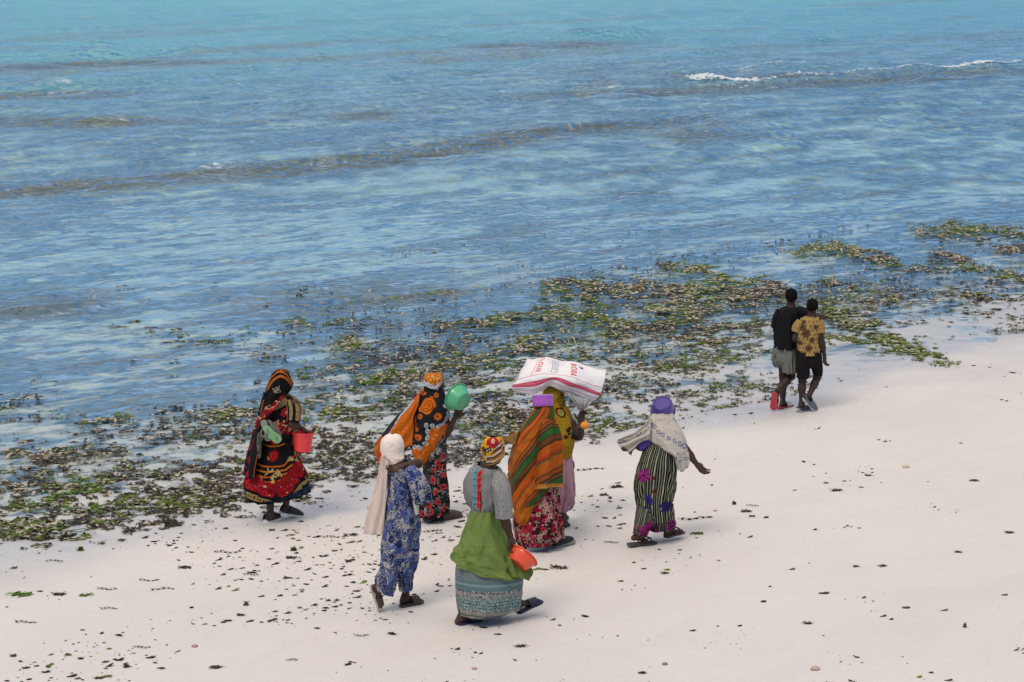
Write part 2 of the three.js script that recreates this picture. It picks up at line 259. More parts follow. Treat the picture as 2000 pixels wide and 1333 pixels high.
// closed cloth shell through rings [xl, xr, y, z, halfDepth, {tilt, sag, fold, pw}]
function loft(F, rings, opt = {}) {
  const N = opt.n || 88, sub = opt.sub || 7, R = rings.map(r => { const e = r[5] || {}; return [r[0], r[1], r[2], r[3], r[4], e.tilt || 0, e.sag || 0, e.fold ?? 0.008, e.pw || 2]; });
  const T = (R.length - 1) * sub, pos = [], uv = [], idx = [], y0 = R[0][2], y1 = R[R.length - 1][2], k = opt.k || 9, tw = opt.twist || 0, sd = opt.seed || 1;
  for (let j = 0; j <= T; j++) {
    const f = j / sub, q = spline(R, f), a = F.L(q[0], q[2] - q[5] / 2, q[3]), b = F.L(q[1], q[2] + q[5] / 2, q[3]), C = [(a[0] + b[0]) / 2, (a[1] + b[1]) / 2], A = [(b[0] - a[0]) / 2, (b[1] - a[1]) / 2], d = Math.max(q[4], 0.004);
    for (let i = 0; i <= N; i++) {
      const th = i / N * 2 * Math.PI, c = Math.cos(th), s = Math.sin(th), e = 2 / q[8], cc = Math.sign(c) * Math.abs(c) ** e, ss = Math.sign(s) * Math.abs(s) ** e, rad = Math.hypot(A[0] * cc, d * ss) || 1;
      const ph = k * th + tw * f + 2.6 * (fbm(c * 1.2 + sd * 7, s * 1.2 + f * 0.7, 3)) * 3, w = Math.sin(ph), sharp = w * 0.7 + 0.3 * Math.sin(2.3 * ph + 1) - 0.2, nz = fbm(c * 2.2 + sd * 3, s * 2.2 + f * 1.1 + 30, 4) - 0.5;
      const dr = 1 + (q[7] * (sharp + nz * 2.6)) / rad;
      const yy = C[1] + A[1] * cc - q[6] * F.m * Math.max(0, ss) + (j === T ? (opt.hem || 0) * (fbm(c * 3 + sd, s * 3, 3) - 0.5) : 0);
      pos.push(C[0] + A[0] * cc * dr, yy, q[3] + d * ss * dr); uv.push((Math.PI - th) / Math.PI, 1 - (q[2] - y0) / (y1 - y0));
      if (i < N && j < T) { const p = j * (N + 1) + i; idx.push(p, p + 1, p + N + 1, p + 1, p + N + 2, p + N + 1); }
    }
  }
  if (!opt.openEnd) {   // turned-in hem
    const b = pos.length / 3 - N - 1; let cx = 0, cz = 0; for (let i = 0; i < N; i++) { cx += pos[(b + i) * 3] / N; cz += pos[(b + i) * 3 + 2] / N; }
    const s = pos.length / 3; for (let i = 0; i <= N; i++) { const x = pos[(b + i) * 3], y = pos[(b + i) * 3 + 1], z = pos[(b + i) * 3 + 2], l = Math.hypot(x - cx, z - cz) || 1; pos.push(x - (x - cx) / l * 0.012, y + 0.012, z - (z - cz) / l * 0.012); uv.push(uv[(b + i) * 2], 0.02); if (i < N) idx.push(b + i, b + i + 1, s + i, b + i + 1, s + i + 1, s + i); }
  }
  const g = geoOf(pos, uv, idx);
  // seam normals
  const nn = g.attributes.normal; for (let j = 0; j <= T; j++) { const a = j * (N + 1), b = a + N; const v = V(nn.getX(a) + nn.getX(b), nn.getY(a) + nn.getY(b), nn.getZ(a) + nn.getZ(b)).normalize(); nn.setXYZ(a, v.x, v.y, v.z); nn.setXYZ(b, v.x, v.y, v.z); }
  return g;
}
// drawing on a loft's cloth in survey pixels: at(x, y) -> canvas position and scale
function loftPen(F, rings, w, h) {
  const R = rings.map(r => { const e = r[5] || {}; return [r[0], r[1], r[2], r[3], r[4], e.tilt || 0, e.sag || 0]; }), y0 = R[0][2], y1 = R[R.length - 1][2], n = R.length;
  const ringAt = (y) => { let i = 0; while (i < n - 2 && R[i + 1][2] < y) i++; const t = clamp((y - R[i][2]) / (R[i + 1][2] - R[i][2] || 1)); return R[i].map((v, k) => lerp(v, R[i + 1][k], t)); };
  return (x, y) => {
    let yc = y, q, c = 0; for (let i = 0; i < 5; i++) { q = ringAt(clamp(yc, y0, y1)); c = clamp((x - (q[0] + q[1]) / 2) / ((q[1] - q[0]) / 2), -0.985, 0.985); const s = Math.sqrt(1 - c * c); yc = y - (q[4] * SP / F.m + q[6]) * s - q[5] / 2 * c; }
    const th = Math.acos(c), sx = w / Math.PI / ((q[1] - q[0]) / 2 * Math.max(0.3, Math.sin(th)));
    return [(Math.PI - th) / Math.PI * w, (yc - y0) / (y1 - y0) * h, sx, h / (y1 - y0)];
  };
}
function inkLoft(F, rings, w, h, draw) {
  const at = loftPen(F, rings, w, h);
  return canvasTex(w, h, (c) => draw(c, {
    spot(x, y, fn) { const p = at(x, y); c.save(); c.translate(p[0], p[1]); c.scale(p[2], p[3]); fn(c); c.restore(); },
    path(pts, fn) { c.beginPath(); pts.forEach((q, i) => { const p = at(q[0], q[1]); i ? c.lineTo(p[0], p[1]) : c.moveTo(p[0], p[1]); }); fn(c); },
    s: h / (rings[rings.length - 1][2] - rings[0][2]), w, h,
  }));
}
// draped piece through a net of survey points; two faces with a thickness between
function drape(F, rows, opt = {}) {
  const nu = opt.nu || 34, nv = opt.nv || 34, th = opt.th || 0.006, P = [], pos = [], uv = [], idx = [], net = rows.map(r => r.map(q => F.L(q[0], q[1], q[2])));
  for (let j = 0; j <= nv; j++) {
    const row = net.map(r => spline(r, 0)).map((_, k) => k);   // indices
    for (let i = 0; i <= nu; i++) {
      const across = net.map(r => spline(r, i / nu * (r.length - 1)));
      P.push(spline(across, j / nv * (net.length - 1)));
    }
  }
  const at = (i, j) => P[clamp(j, 0, nv) * (nu + 1) + clamp(i, 0, nu)], fold = opt.fold ?? 0.008, k = opt.k || 3, sd = opt.seed || 2;
  const front = [], back = [];
  for (let j = 0; j <= nv; j++) for (let i = 0; i <= nu; i++) {
    const a = VA(at(i + 1, j)).sub(VA(at(i - 1, j))), b = VA(at(i, j + 1)).sub(VA(at(i, j - 1))), n = b.cross(a).normalize(), p = VA(at(i, j)), u = i / nu, v = j / nv; if (n.z < 0) n.negate();
    const q = opt.dir === 'u' ? v : u, r = opt.dir === 'u' ? u : v, f = fold * (Math.sin(q * k * 6.283 + 2.5 * fbm(q * 2 + sd, r * 1.6 + sd, 3) * 2) + 2.4 * (fbm(u * 3 + sd * 5, v * 3, 4) - 0.5));
    p.addScaledVector(n, f); front.push(p); back.push(p.clone().addScaledVector(n, -th));
  }
  const W1 = nu + 1, tot = front.length; for (const p of front) pos.push(p.x, p.y, p.z); for (const p of back) pos.push(p.x, p.y, p.z);
  for (let s = 0; s < 2; s++) for (let j = 0; j <= nv; j++) for (let i = 0; i <= nu; i++) uv.push(i / nu, 1 - j / nv);
  for (let j = 0; j < nv; j++) for (let i = 0; i < nu; i++) { const a = j * W1 + i, b = a + 1, c = a + W1, d = c + 1; idx.push(a, c, b, b, c, d, a + tot, b + tot, c + tot, b + tot, d + tot, c + tot); }
  const edge = (a, b) => idx.push(a, b, a + tot, b, b + tot, a + tot);
  for (let i = 0; i < nu; i++) { edge(i, i + 1); edge(nv * W1 + i + 1, nv * W1 + i); } for (let j = 0; j < nv; j++) { edge((j + 1) * W1, j * W1); edge(j * W1 + nu, (j + 1) * W1 + nu); }
  return geoOf(pos, uv, idx);
}
// tube of cloth (a sleeve, a trouser leg) along local points with radii: [[p, r], ...]
function sleeve(pts, opt = {}) {
  const N = 40, sub = 8, A = pts.map(q => [...q[0], q[1]]), T = (A.length - 1) * sub, pos = [], uv = [], idx = [], sd = opt.seed || 3, fold = opt.fold ?? 0.006;
  let side = null;
  for (let j = 0; j <= T; j++) {
    const q = spline(A, j / sub), q2 = spline(A, Math.min(A.length - 1, j / sub + 0.05)), q1 = spline(A, Math.max(0, j / sub - 0.05)), t = V(q2[0] - q1[0], q2[1] - q1[1], q2[2] - q1[2]).normalize();
    if (!side) side = Math.abs(t.z) > 0.8 ? V(1, 0, 0) : V(0, 0, 1); const b = side.clone().addScaledVector(t, -side.dot(t)).normalize(), c = t.clone().cross(b); side = b;
    for (let i = 0; i <= N; i++) { const th = i / N * 6.28319, w = q[3] + fold * (Math.sin(5 * th + j * 0.15 + sd) * 0.6 + 2.5 * (fbm(Math.cos(th) * 1.5 + sd, Math.sin(th) * 1.5 + j * .12, 3) - 0.5)); pos.push(q[0] + (b.x * Math.cos(th) + c.x * Math.sin(th)) * w, q[1] + (b.y * Math.cos(th) + c.y * Math.sin(th)) * w, q[2] + (b.z * Math.cos(th) + c.z * Math.sin(th)) * w); uv.push(i / N * 1.2, 1 - j / T); if (i < N && j < T) { const p = j * (N + 1) + i; idx.push(p, p + 1, p + N + 1, p + 1, p + N + 2, p + N + 1); } }
  }
  return geoOf(pos, uv, idx);
}

// ---------------------------------------------------------------- bodies: one skin over a skeleton of tapered bones
const capsule = (a, b, ra, rb, k = 0.03) => ({ a, b, ra, rb: rb ?? ra, k });
const ball = (c, r, k = 0.02, R) => ({ c, r: typeof r === 'number' ? [r, r, r] : r, k, R });
function skin(prims, cell) {
  const lo = [1e9, 1e9, 1e9], hi = [-1e9, -1e9, -1e9];
  const box = prims.map(p => { const r = p.a ? Math.max(p.ra, p.rb) : Math.max(...p.r), q = p.a ? [p.a, p.b] : [p.c], m = r + Math.max(p.k, cell * 2.5); return [0, 1, 2].map(i => [Math.min(...q.map(v => v[i])) - m, Math.max(...q.map(v => v[i])) + m]); });
  for (const b of box) for (let i = 0; i < 3; i++) { lo[i] = Math.min(lo[i], b[i][0]); hi[i] = Math.max(hi[i], b[i][1]); }
  const n = lo.map((l, i) => Math.ceil((hi[i] - l) / cell) + 3), org = lo.map(l => l - cell), f = new Float32Array(n[0] * n[1] * n[2]).fill(0.5), id = (x, y, z) => (z * n[1] + y) * n[0] + x;
  prims.forEach((p, pi) => {
    const s = [0, 1, 2].map(i => Math.max(0, Math.floor((box[pi][i][0] - org[i]) / cell))), e = [0, 1, 2].map(i => Math.min(n[i] - 1, Math.ceil((box[pi][i][1] - org[i]) / cell)));
    let ba, l2; if (p.a) { ba = [p.b[0] - p.a[0], p.b[1] - p.a[1], p.b[2] - p.a[2]]; l2 = ba[0] ** 2 + ba[1] ** 2 + ba[2] ** 2 || 1e-9; }
    for (let z = s[2]; z <= e[2]; z++) for (let y = s[1]; y <= e[1]; y++) for (let x = s[0]; x <= e[0]; x++) {
      const P = [org[0] + x * cell, org[1] + y * cell, org[2] + z * cell]; let d;
      if (p.a) { const t = clamp(((P[0] - p.a[0]) * ba[0] + (P[1] - p.a[1]) * ba[1] + (P[2] - p.a[2]) * ba[2]) / l2); d = Math.hypot(P[0] - p.a[0] - ba[0] * t, P[1] - p.a[1] - ba[1] * t, P[2] - p.a[2] - ba[2] * t) - lerp(p.ra, p.rb, t); }
      else { let q = [P[0] - p.c[0], P[1] - p.c[1], P[2] - p.c[2]]; if (p.R) q = p.R.map(v => v[0] * q[0] + v[1] * q[1] + v[2] * q[2]); const k0 = Math.hypot(q[0] / p.r[0], q[1] / p.r[1], q[2] / p.r[2]), k1 = Math.hypot(q[0] / p.r[0] ** 2, q[1] / p.r[1] ** 2, q[2] / p.r[2] ** 2); d = k1 > 1e-6 ? k0 * (k0 - 1) / k1 : -Math.min(...p.r); }
      const i = id(x, y, z), c = f[i], h = Math.max(p.k - Math.abs(c - d), 0) / p.k; f[i] = Math.min(c, d) - h * h * p.k * 0.25;
    }
  });
  const vid = new Int32Array(f.length).fill(-1), pos = [], idx = [];
  for (let z = 0; z < n[2] - 1; z++) for (let y = 0; y < n[1] - 1; y++) for (let x = 0; x < n[0] - 1; x++) {
    let cnt = 0, sx = 0, sy = 0, sz = 0, neg = 0; const c8 = []; for (let q = 0; q < 8; q++) { const v = f[id(x + (q & 1), y + (q >> 1 & 1), z + (q >> 2))]; c8.push(v); if (v < 0) neg++; }
    if (!neg || neg === 8) continue;
    for (let q = 0; q < 8; q++) for (let ax = 0; ax < 3; ax++) { if (q >> ax & 1) continue; const r = q | 1 << ax, a = c8[q], b = c8[r]; if ((a < 0) === (b < 0)) continue; const t = a / (a - b); sx += (q & 1) + (ax === 0 ? t : 0); sy += (q >> 1 & 1) + (ax === 1 ? t : 0); sz += (q >> 2) + (ax === 2 ? t : 0); cnt++; }
    vid[id(x, y, z)] = pos.length / 3; pos.push(org[0] + (x + sx / cnt) * cell, org[1] + (y + sy / cnt) * cell, org[2] + (z + sz / cnt) * cell);
  }
  for (let z = 1; z < n[2] - 1; z++) for (let y = 1; y < n[1] - 1; y++) for (let x = 1; x < n[0] - 1; x++) {
    const a = f[id(x, y, z)] < 0;
    const quad = (A, B, C, D, flip) => { if (A < 0 || B < 0 || C < 0 || D < 0) return; flip ? idx.push(A, C, B, A, D, C) : idx.push(A, B, C, A, C, D); };
    if (a !== f[id(x + 1, y, z)] < 0) quad(vid[id(x, y - 1, z - 1)], vid[id(x, y, z - 1)], vid[id(x, y, z)], vid[id(x, y - 1, z)], !a);
    if (a !== f[id(x, y + 1, z)] < 0) quad(vid[id(x - 1, y, z - 1)], vid[id(x - 1, y, z)], vid[id(x, y, z)], vid[id(x, y, z - 1)], !a);
    if (a !== f[id(x, y, z + 1)] < 0) quad(vid[id(x - 1, y - 1, z)], vid[id(x, y - 1, z)], vid[id(x, y, z)], vid[id(x - 1, y, z)], !a);
  }
  return geoOf(pos, null, idx);
}
const vadd = (a, b, s = 1) => [a[0] + b[0] * s, a[1] + b[1] * s, a[2] + b[2] * s], vsub = (a, b) => [a[0] - b[0], a[1] - b[1], a[2] - b[2]], vlen = (a) => Math.hypot(...a), vnorm = (a) => { const l = vlen(a) || 1; return [a[0] / l, a[1] / l, a[2] / l]; }, vcross = (a, b) => [a[1] * b[2] - a[2] * b[1], a[2] * b[0] - a[0] * b[2], a[0] * b[1] - a[1] * b[0]], vdot = (a, b) => a[0] * b[0] + a[1] * b[1] + a[2] * b[2];
const vrot = (v, ax, an) => { const c = Math.cos(an), s = Math.sin(an), x = vcross(ax, v), d = vdot(ax, v) * (1 - c); return [v[0] * c + x[0] * s + ax[0] * d, v[1] * c + x[1] * s + ax[1] * d, v[2] * c + x[2] * s + ax[2] * d]; };
function handPrims(w, dir, palm, thumbSide, curl, len) {   // five bent fingers on a palm; palm is the way the palm faces
  const d = vnorm(dir), n = vnorm(vsub(palm, d.map(x => x * vdot(palm, d)))), s = vcross(d, n).map(x => x * thumbSide), k = len / 0.175, P = [], ax = vcross(d, n);
  P.push(capsule(vadd(w, d, -0.03 * k), vadd(w, d, 0.02 * k), 0.024 * k, 0.022 * k, 0.02));
  [[0.030, 0.080, 0.92], [0.010, 0.086, 1], [-0.010, 0.082, 0.95], [-0.029, 0.074, 0.76]].forEach(([off, kn, fl], i) => {
    const base = vadd(vadd(w, d, kn * k), s, off * k); P.push(capsule(vadd(vadd(w, d, 0.012 * k), s, off * 0.5 * k), base, 0.014 * k, 0.0115 * k, 0.016));
    let p = base, q = vnorm(vadd(d, s, off * 1.6)); [0.040, 0.026, 0.021].forEach((l, j) => { q = vrot(q, ax, -curl * (0.75 + 0.25 * j) * (1 + 0.06 * i)); const e = vadd(p, q, l * fl * k); P.push(capsule(p, e, (0.0092 - j * 0.0009) * k, (0.0085 - j * 0.0009) * k, 0.005)); p = e; });
  });
  let p = vadd(vadd(w, d, 0.020 * k), s, 0.022 * k), q = vnorm([0, 1, 2].map(i => d[i] * 0.72 + s[i] * 0.62 + n[i] * 0.3)); [0.036, 0.030, 0.024].forEach((l, j) => { const e = vadd(p, q, l * k); P.push(capsule(p, e, (0.0125 - j * 0.0016) * k, (0.011 - j * 0.0016) * k, 0.008)); p = e; q = vnorm(vadd(vadd(q, d, 0.28), n, curl * 0.35)); });
  return P;
}
function headPrims(c, face, k = 1, up = [0, 1, 0]) {
  const f = vnorm(face), r = vnorm(vcross(f, up)), u = vcross(r, f), R = [r, u, f], at = (x, y, z) => [0, 1, 2].map(i => c[i] + (r[i] * x + u[i] * y + f[i] * z) * k), P = [];
  P.push(ball(at(0, 0.028, -0.012), [0.074 * k, 0.084 * k, 0.092 * k], 0.03, R), ball(at(0, -0.03, 0.022), [0.058 * k, 0.074 * k, 0.064 * k], 0.03, R), ball(at(0, -0.082, 0.05), [0.03 * k, 0.024 * k, 0.028 * k], 0.03, R));
  P.push(capsule(at(0, 0.012, 0.082), at(0, -0.022, 0.102), 0.009 * k, 0.014 * k, 0.012), ball(at(0.013, -0.026, 0.092), 0.009 * k, 0.008), ball(at(-0.013, -0.026, 0.092), 0.009 * k, 0.008));
  P.push(capsule(at(-0.02, -0.052, 0.08), at(0.02, -0.052, 0.08), 0.0085 * k, 0.0085 * k, 0.008), capsule(at(-0.016, -0.064, 0.079), at(0.016, -0.064, 0.079), 0.009 * k, 0.009 * k, 0.006));
  for (const s of [-1, 1]) P.push(capsule(at(s * 0.014, 0.026, 0.08), at(s * 0.046, 0.024, 0.062), 0.010 * k, 0.010 * k, 0.02), ball(at(s * 0.03, 0.006, 0.072), 0.0125 * k, 0.006), ball(at(s * 0.048, -0.018, 0.052), 0.018 * k, 0.02), ball(at(s * 0.077, -0.004, -0.006), [0.009 * k, 0.030 * k, 0.018 * k], 0.008, R));
  return { P, at, R };
}
const SKIN = new THREE.MeshPhysicalMaterial({ vertexColors: true, roughness: 0.55, specularIntensity: 0.6 });
function tint(g, fn) { const p = g.attributes.position, c = new Float32Array(p.count * 3); for (let i = 0; i < p.count; i++) { const q = fn(p.getX(i), p.getY(i), p.getZ(i)); c[i * 3] = q[0]; c[i * 3 + 1] = q[1]; c[i * 3 + 2] = q[2]; } g.setAttribute('color', new THREE.BufferAttribute(c, 3)); return g; }
/* a person's body. b: {head, face, k, neck, chest, hip, arms: [[shoulder, elbow, wrist, handDir, palm, thumb, curl]], legs: [[hip, knee, ankle, toe, upOfFoot]], tone, girth, size} in local metres */
function makeBody(F, b) {
  const s = b.size || 1, gth = b.girth || 1, tone = b.tone || [0.060, 0.028, 0.019], B = [], parts = [];
  const hd = headPrims(b.head, b.face, b.k || 1, b.up || [0, 1, 0]), neckTop = vadd(b.head, [0, -0.05 * s, 0]);
  B.push(capsule(neckTop, b.neck, 0.047 * s, 0.055 * s, 0.03), capsule(vadd(b.neck, [0, -0.02, 0]), b.chest, 0.06 * s, 0.10 * s * gth, 0.06), capsule(b.chest, b.hip, 0.095 * s * gth, 0.095 * s * gth, 0.05));
  const hands = [];
  for (const a of b.arms) {
    B.push(capsule(vadd(b.chest, [0, 0.09 * s, 0]), a[0], 0.055 * s, 0.043 * s, 0.04), capsule(a[0], a[1], 0.044 * s, 0.038 * s, 0.03), capsule(a[1], vadd(vadd(a[1], vsub(a[2], a[1]), 0.35), [0, 0, 0]), 0.038 * s, 0.037 * s, 0.03), capsule(vadd(a[1], vsub(a[2], a[1]), 0.35), a[2], 0.037 * s, 0.024 * s, 0.03));
    hands.push(handPrims(a[2], a[3], a[4], a[5], a[6], 0.175 * s));
  }
  for (const l of b.legs) {
    B.push(capsule(vadd(b.hip, vsub(l[0], b.hip), 0.6), l[0], 0.075 * s, 0.075 * s, 0.04), capsule(l[0], l[1], 0.074 * s, 0.052 * s, 0.04), capsule(l[1], vadd(l[1], vsub(l[2], l[1]), 0.35), 0.050 * s, 0.050 * s, 0.03), capsule(vadd(l[1], vsub(l[2], l[1]), 0.35), l[2], 0.050 * s, 0.031 * s, 0.03));
    const up = l[4] || [0, 1, 0], fw = vnorm(vsub(l[3], l[2])), heel = vadd(vadd(l[2], up, -0.028 * s), vnorm(vsub(fw, up.map(x => x * vdot(fw, up)))), -0.035 * s), tip = l[3], sd = vnorm(vcross(fw, up));
    B.push(capsule(heel, l[2], 0.029 * s, 0.031 * s, 0.03), capsule(l[2], vadd(heel, vsub(tip, heel), 0.65), 0.030 * s, 0.024 * s, 0.03));
    for (const [o, e] of [[-0.028, 0.92], [-0.014, 0.98], [0, 1], [0.014, 0.98], [0.028, 0.92]]) B.push(capsule(vadd(vadd(heel, vsub(tip, heel), 0.55), sd, o * 0.8 * s), vadd(vadd(heel, vsub(tip, heel), e), sd, o * 1.15 * s), 0.018 * s, 0.011 * s, 0.008));
  }
  const palmC = tone.map((v, i) => v * [2.2, 2.4, 2.3][i]);
  parts.push(tint(skin(B, 0.0125), (x, y, z) => { const n = 0.85 + 0.3 * fbm(x * 14 + 5, y * 14 + z * 9, 3), kx = b.legs.some(l => vlen(vsub([x, y, z], l[1])) < 0.06) ? 0.8 : 1; return tone.map(v => v * n * kx); }));
  const hg = skin([...hd.P, capsule(neckTop, vadd(b.neck, [0, 0.02, 0]), 0.046 * s, 0.05 * s, 0.03)], 0.0045);
  parts.push(tint(hg, (x, y, z) => { const q = vsub([x, y, z], b.head), k = b.k || 1, l = hd.R.map(v => vdot(v, q) / k); const eye = Math.hypot(Math.abs(l[0]) - 0.03, l[1] - 0.006) < 0.012 && l[2] > 0.075, iris = Math.hypot(Math.abs(l[0]) - 0.03, l[1] - 0.006) < 0.006 && l[2] > 0.075, lip = Math.abs(l[1] + 0.058) < 0.013 && Math.abs(l[0]) < 0.024 && l[2] > 0.078, n = 0.9 + 0.2 * fbm(x * 20, y * 20 + z * 11, 3); return iris ? [0.01, 0.007, 0.005] : eye ? [0.5, 0.47, 0.42] : lip ? [tone[0] * 1.5, tone[1] * 1.1, tone[2] * 1.2] : tone.map(v => v * n); }));
  for (const P of hands) parts.push(tint(skin(P, 0.0032), (x, y, z) => tone.map(v => v * 1.1)));
  return mesh('body', mergeGeometries(parts), SKIN, F.o);
}
// footwear between a heel and a toe point (on the sole's upper face)
function footwear(F, kind, heel, toe, up, solMat, topMat, names2 = ['sandal', 'strap'], width = 0.092) {
  const f = vnorm(vsub(toe, heel)), u0 = vnorm(vsub(up, f.map(x => x * vdot(up, f)))), r = vcross(f, u0), len = vlen(vsub(toe, heel)) + 0.05, w = width / 2, M = new THREE.Matrix4().makeBasis(VA(r), VA(f), VA(u0)).setPosition(...vadd(heel, f, -0.03));
  const th = kind === 'shoe' ? 0.024 : 0.018, sh = new THREE.Shape(); const o = [[0.55, 0.02], [0.78, 0.12], [0.74, 0.38], [0.82, 0.55], [1, 0.72], [0.92, 0.88], [0.6, 0.985]];
  sh.moveTo(0, 0); sh.splineThru([...o.map(p => new THREE.Vector2(p[0] * w, p[1] * len)), new THREE.Vector2(0, len), ...o.slice().reverse().map(p => new THREE.Vector2(-p[0] * w, p[1] * len)), new THREE.Vector2(0, 0)]);
  const sg = new THREE.ExtrudeGeometry(sh, { depth: th - 0.006, bevelEnabled: true, bevelThickness: 0.003, bevelSize: 0.004, bevelSegments: 2, curveSegments: 10 }); sg.translate(0, 0, -th); sg.applyMatrix4(M);
  const sole = mesh(names2[0], sg, solMat, F.o), geos = [];
  const arch = (y0, y1, hgt, n = 16, a0 = 0, a1 = Math.PI, wk = 1) => { const pos = [], idx = [], rows = 9; for (let j = 0; j <= rows; j++) for (let i = 0; i <= n; i++) { const t = j / rows, a = lerp(a0, a1, i / n), y = lerp(y0, y1, t) * len, ww = w * wk * (0.78 + 0.26 * Math.sin(Math.PI * clamp(lerp(y0, y1, t)) * 0.9)), close = kind !== 'slide' && y1 > 0.95 ? Math.sqrt(Math.max(0.02, 1 - Math.max(0, t - 0.35) ** 2 / 0.43)) : 1; pos.push(Math.cos(a) * ww * close, y, Math.sin(a) * hgt * lerp(1, kind === 'shoe' || kind === 'clog' ? 0.55 : 0.8, t) * (0.4 + 0.6 * close) - 0.002); if (i < n && j < rows) { const p = j * (n + 1) + i; idx.push(p, p + 1, p + n + 1, p + 1, p + n + 2, p + n + 1); } } return geoOf(pos, null, idx).applyMatrix4(M); };
  if (kind === 'flip') { for (const s of [-1, 1]) geos.push(new THREE.TubeGeometry(new THREE.CatmullRomCurve3([V(s * w * 0.85, len * 0.42, 0), V(s * w * 0.75, len * 0.6, 0.042), V(0, len * 0.80, 0.032), V(0, len * 0.83, -0.002)]), 12, 0.007, 6).applyMatrix4(M)); }
  if (kind === 'slide') geos.push(arch(0.48, 0.82, 0.062));
  if (kind === 'shoe') { geos.push(arch(0.30, 1.0, 0.075)); geos.push(arch(0.01, 0.34, 0.07, 20, -0.1, Math.PI + 0.1)); }
  if (kind === 'clog') { geos.push(arch(0.34, 1.0, 0.07)); geos.push(new THREE.TubeGeometry(new THREE.CatmullRomCurve3([V(w * 0.8, len * 0.36, 0.03), V(w * 0.7, len * 0.05, 0.035), V(0, -len * 0.03, 0.04), V(-w * 0.7, len * 0.05, 0.035), V(-w * 0.8, len * 0.36, 0.03)]), 16, 0.008, 6).applyMatrix4(M)); }
  const norm = geos.map(g => { const h = g.index ? g : g; if (h.attributes.uv) h.deleteAttribute('uv'); return h; });
  mesh(names2[1], mergeGeometries(norm), topMat, sole);
  return sole;
}
// drawing helpers for printed cloth (units of survey pixels)
function blossom(c, r, n, petal, heart, edge) { for (let i = 0; i < n; i++) { c.save(); c.rotate(i / n * 6.283); c.beginPath(); c.ellipse(0, -r * 0.58, r * 0.36, r * 0.46, 0, 0, 6.3); c.fillStyle = petal; c.fill(); if (edge) { c.strokeStyle = edge; c.lineWidth = r * 0.09; c.stroke(); } c.restore(); } c.beginPath(); c.arc(0, 0, r * 0.3, 0, 6.3); c.fillStyle = heart; c.fill(); }
function rose(c, r, a, b) { c.beginPath(); for (let i = 0; i <= 40; i++) { const t = i / 40 * 6.283, q = r * (0.9 + 0.1 * Math.cos(5 * t)); c.lineTo(Math.cos(t) * q, Math.sin(t) * q); } c.fillStyle = a; c.fill(); c.strokeStyle = b; c.lineWidth = r * 0.09; c.beginPath(); for (let i = 0; i < 90; i++) { const t = i * 0.22, q = r * 0.9 * i / 90; c.lineTo(Math.cos(t) * q * (1 + 0.12 * Math.sin(t * 2.5)), Math.sin(t) * q); } c.stroke(); }
function leafSpray(c, r, col, rr) { c.fillStyle = col; for (let i = 0; i < 5; i++) { c.save(); c.rotate(rr() * 6.283); c.beginPath(); c.ellipse(0, -r * 0.6, r * 0.13, r * 0.5, 0, 0, 6.3); c.fill(); c.restore(); } }
function wrapDots(c, w, h, n, seed, fn) { const r = rng(seed); for (let i = 0; i < n; i++) { const x = r() * w, y = r() * h; const st = r() * 1e6 | 0; for (const dx of [0, -w, w]) { if (x + dx < -w * 0.3 || x + dx > w * 1.3) continue; c.save(); c.translate(x + dx, y); fn(c, rng(st), i); c.restore(); } } }

// cloth for a piece wp x hp survey pixels large, drawn in those units
function printTex(wp, hp, s, draw) { return canvasTex(Math.round(wp * Math.PI / 2 * s), Math.round(hp * s), (c, w, h) => { c.scale(s, s); draw(c, w / s, h / s); }); }
// ---------------------------------------------------------------- people
const part = (F, name, geo, mat, label, parent) => { const m = mesh(name, geo, mat, parent || F.o); if (label) m.userData.label = label; return m; };
const dk = plain(0.012, 0.012, 0.014, 0.6), soleWhite = plain(0.7, 0.68, 0.64, 0.6), brownSole = plain(0.07, 0.045, 0.035, 0.7), navy = plain(0.012, 0.016, 0.05, 0.6);
const speck = (c, w, h, n, seed, cols, r0 = 1, r1 = 3) => wrapDots(c, w, h, n, seed, (q, r) => { q.fillStyle = cols[Math.floor(r() * cols.length)]; q.beginPath(); q.ellipse(0, 0, r0 + r() * (r1 - r0), r0 + r() * (r1 - r0), r() * 3, 0, 6.3); q.fill(); });

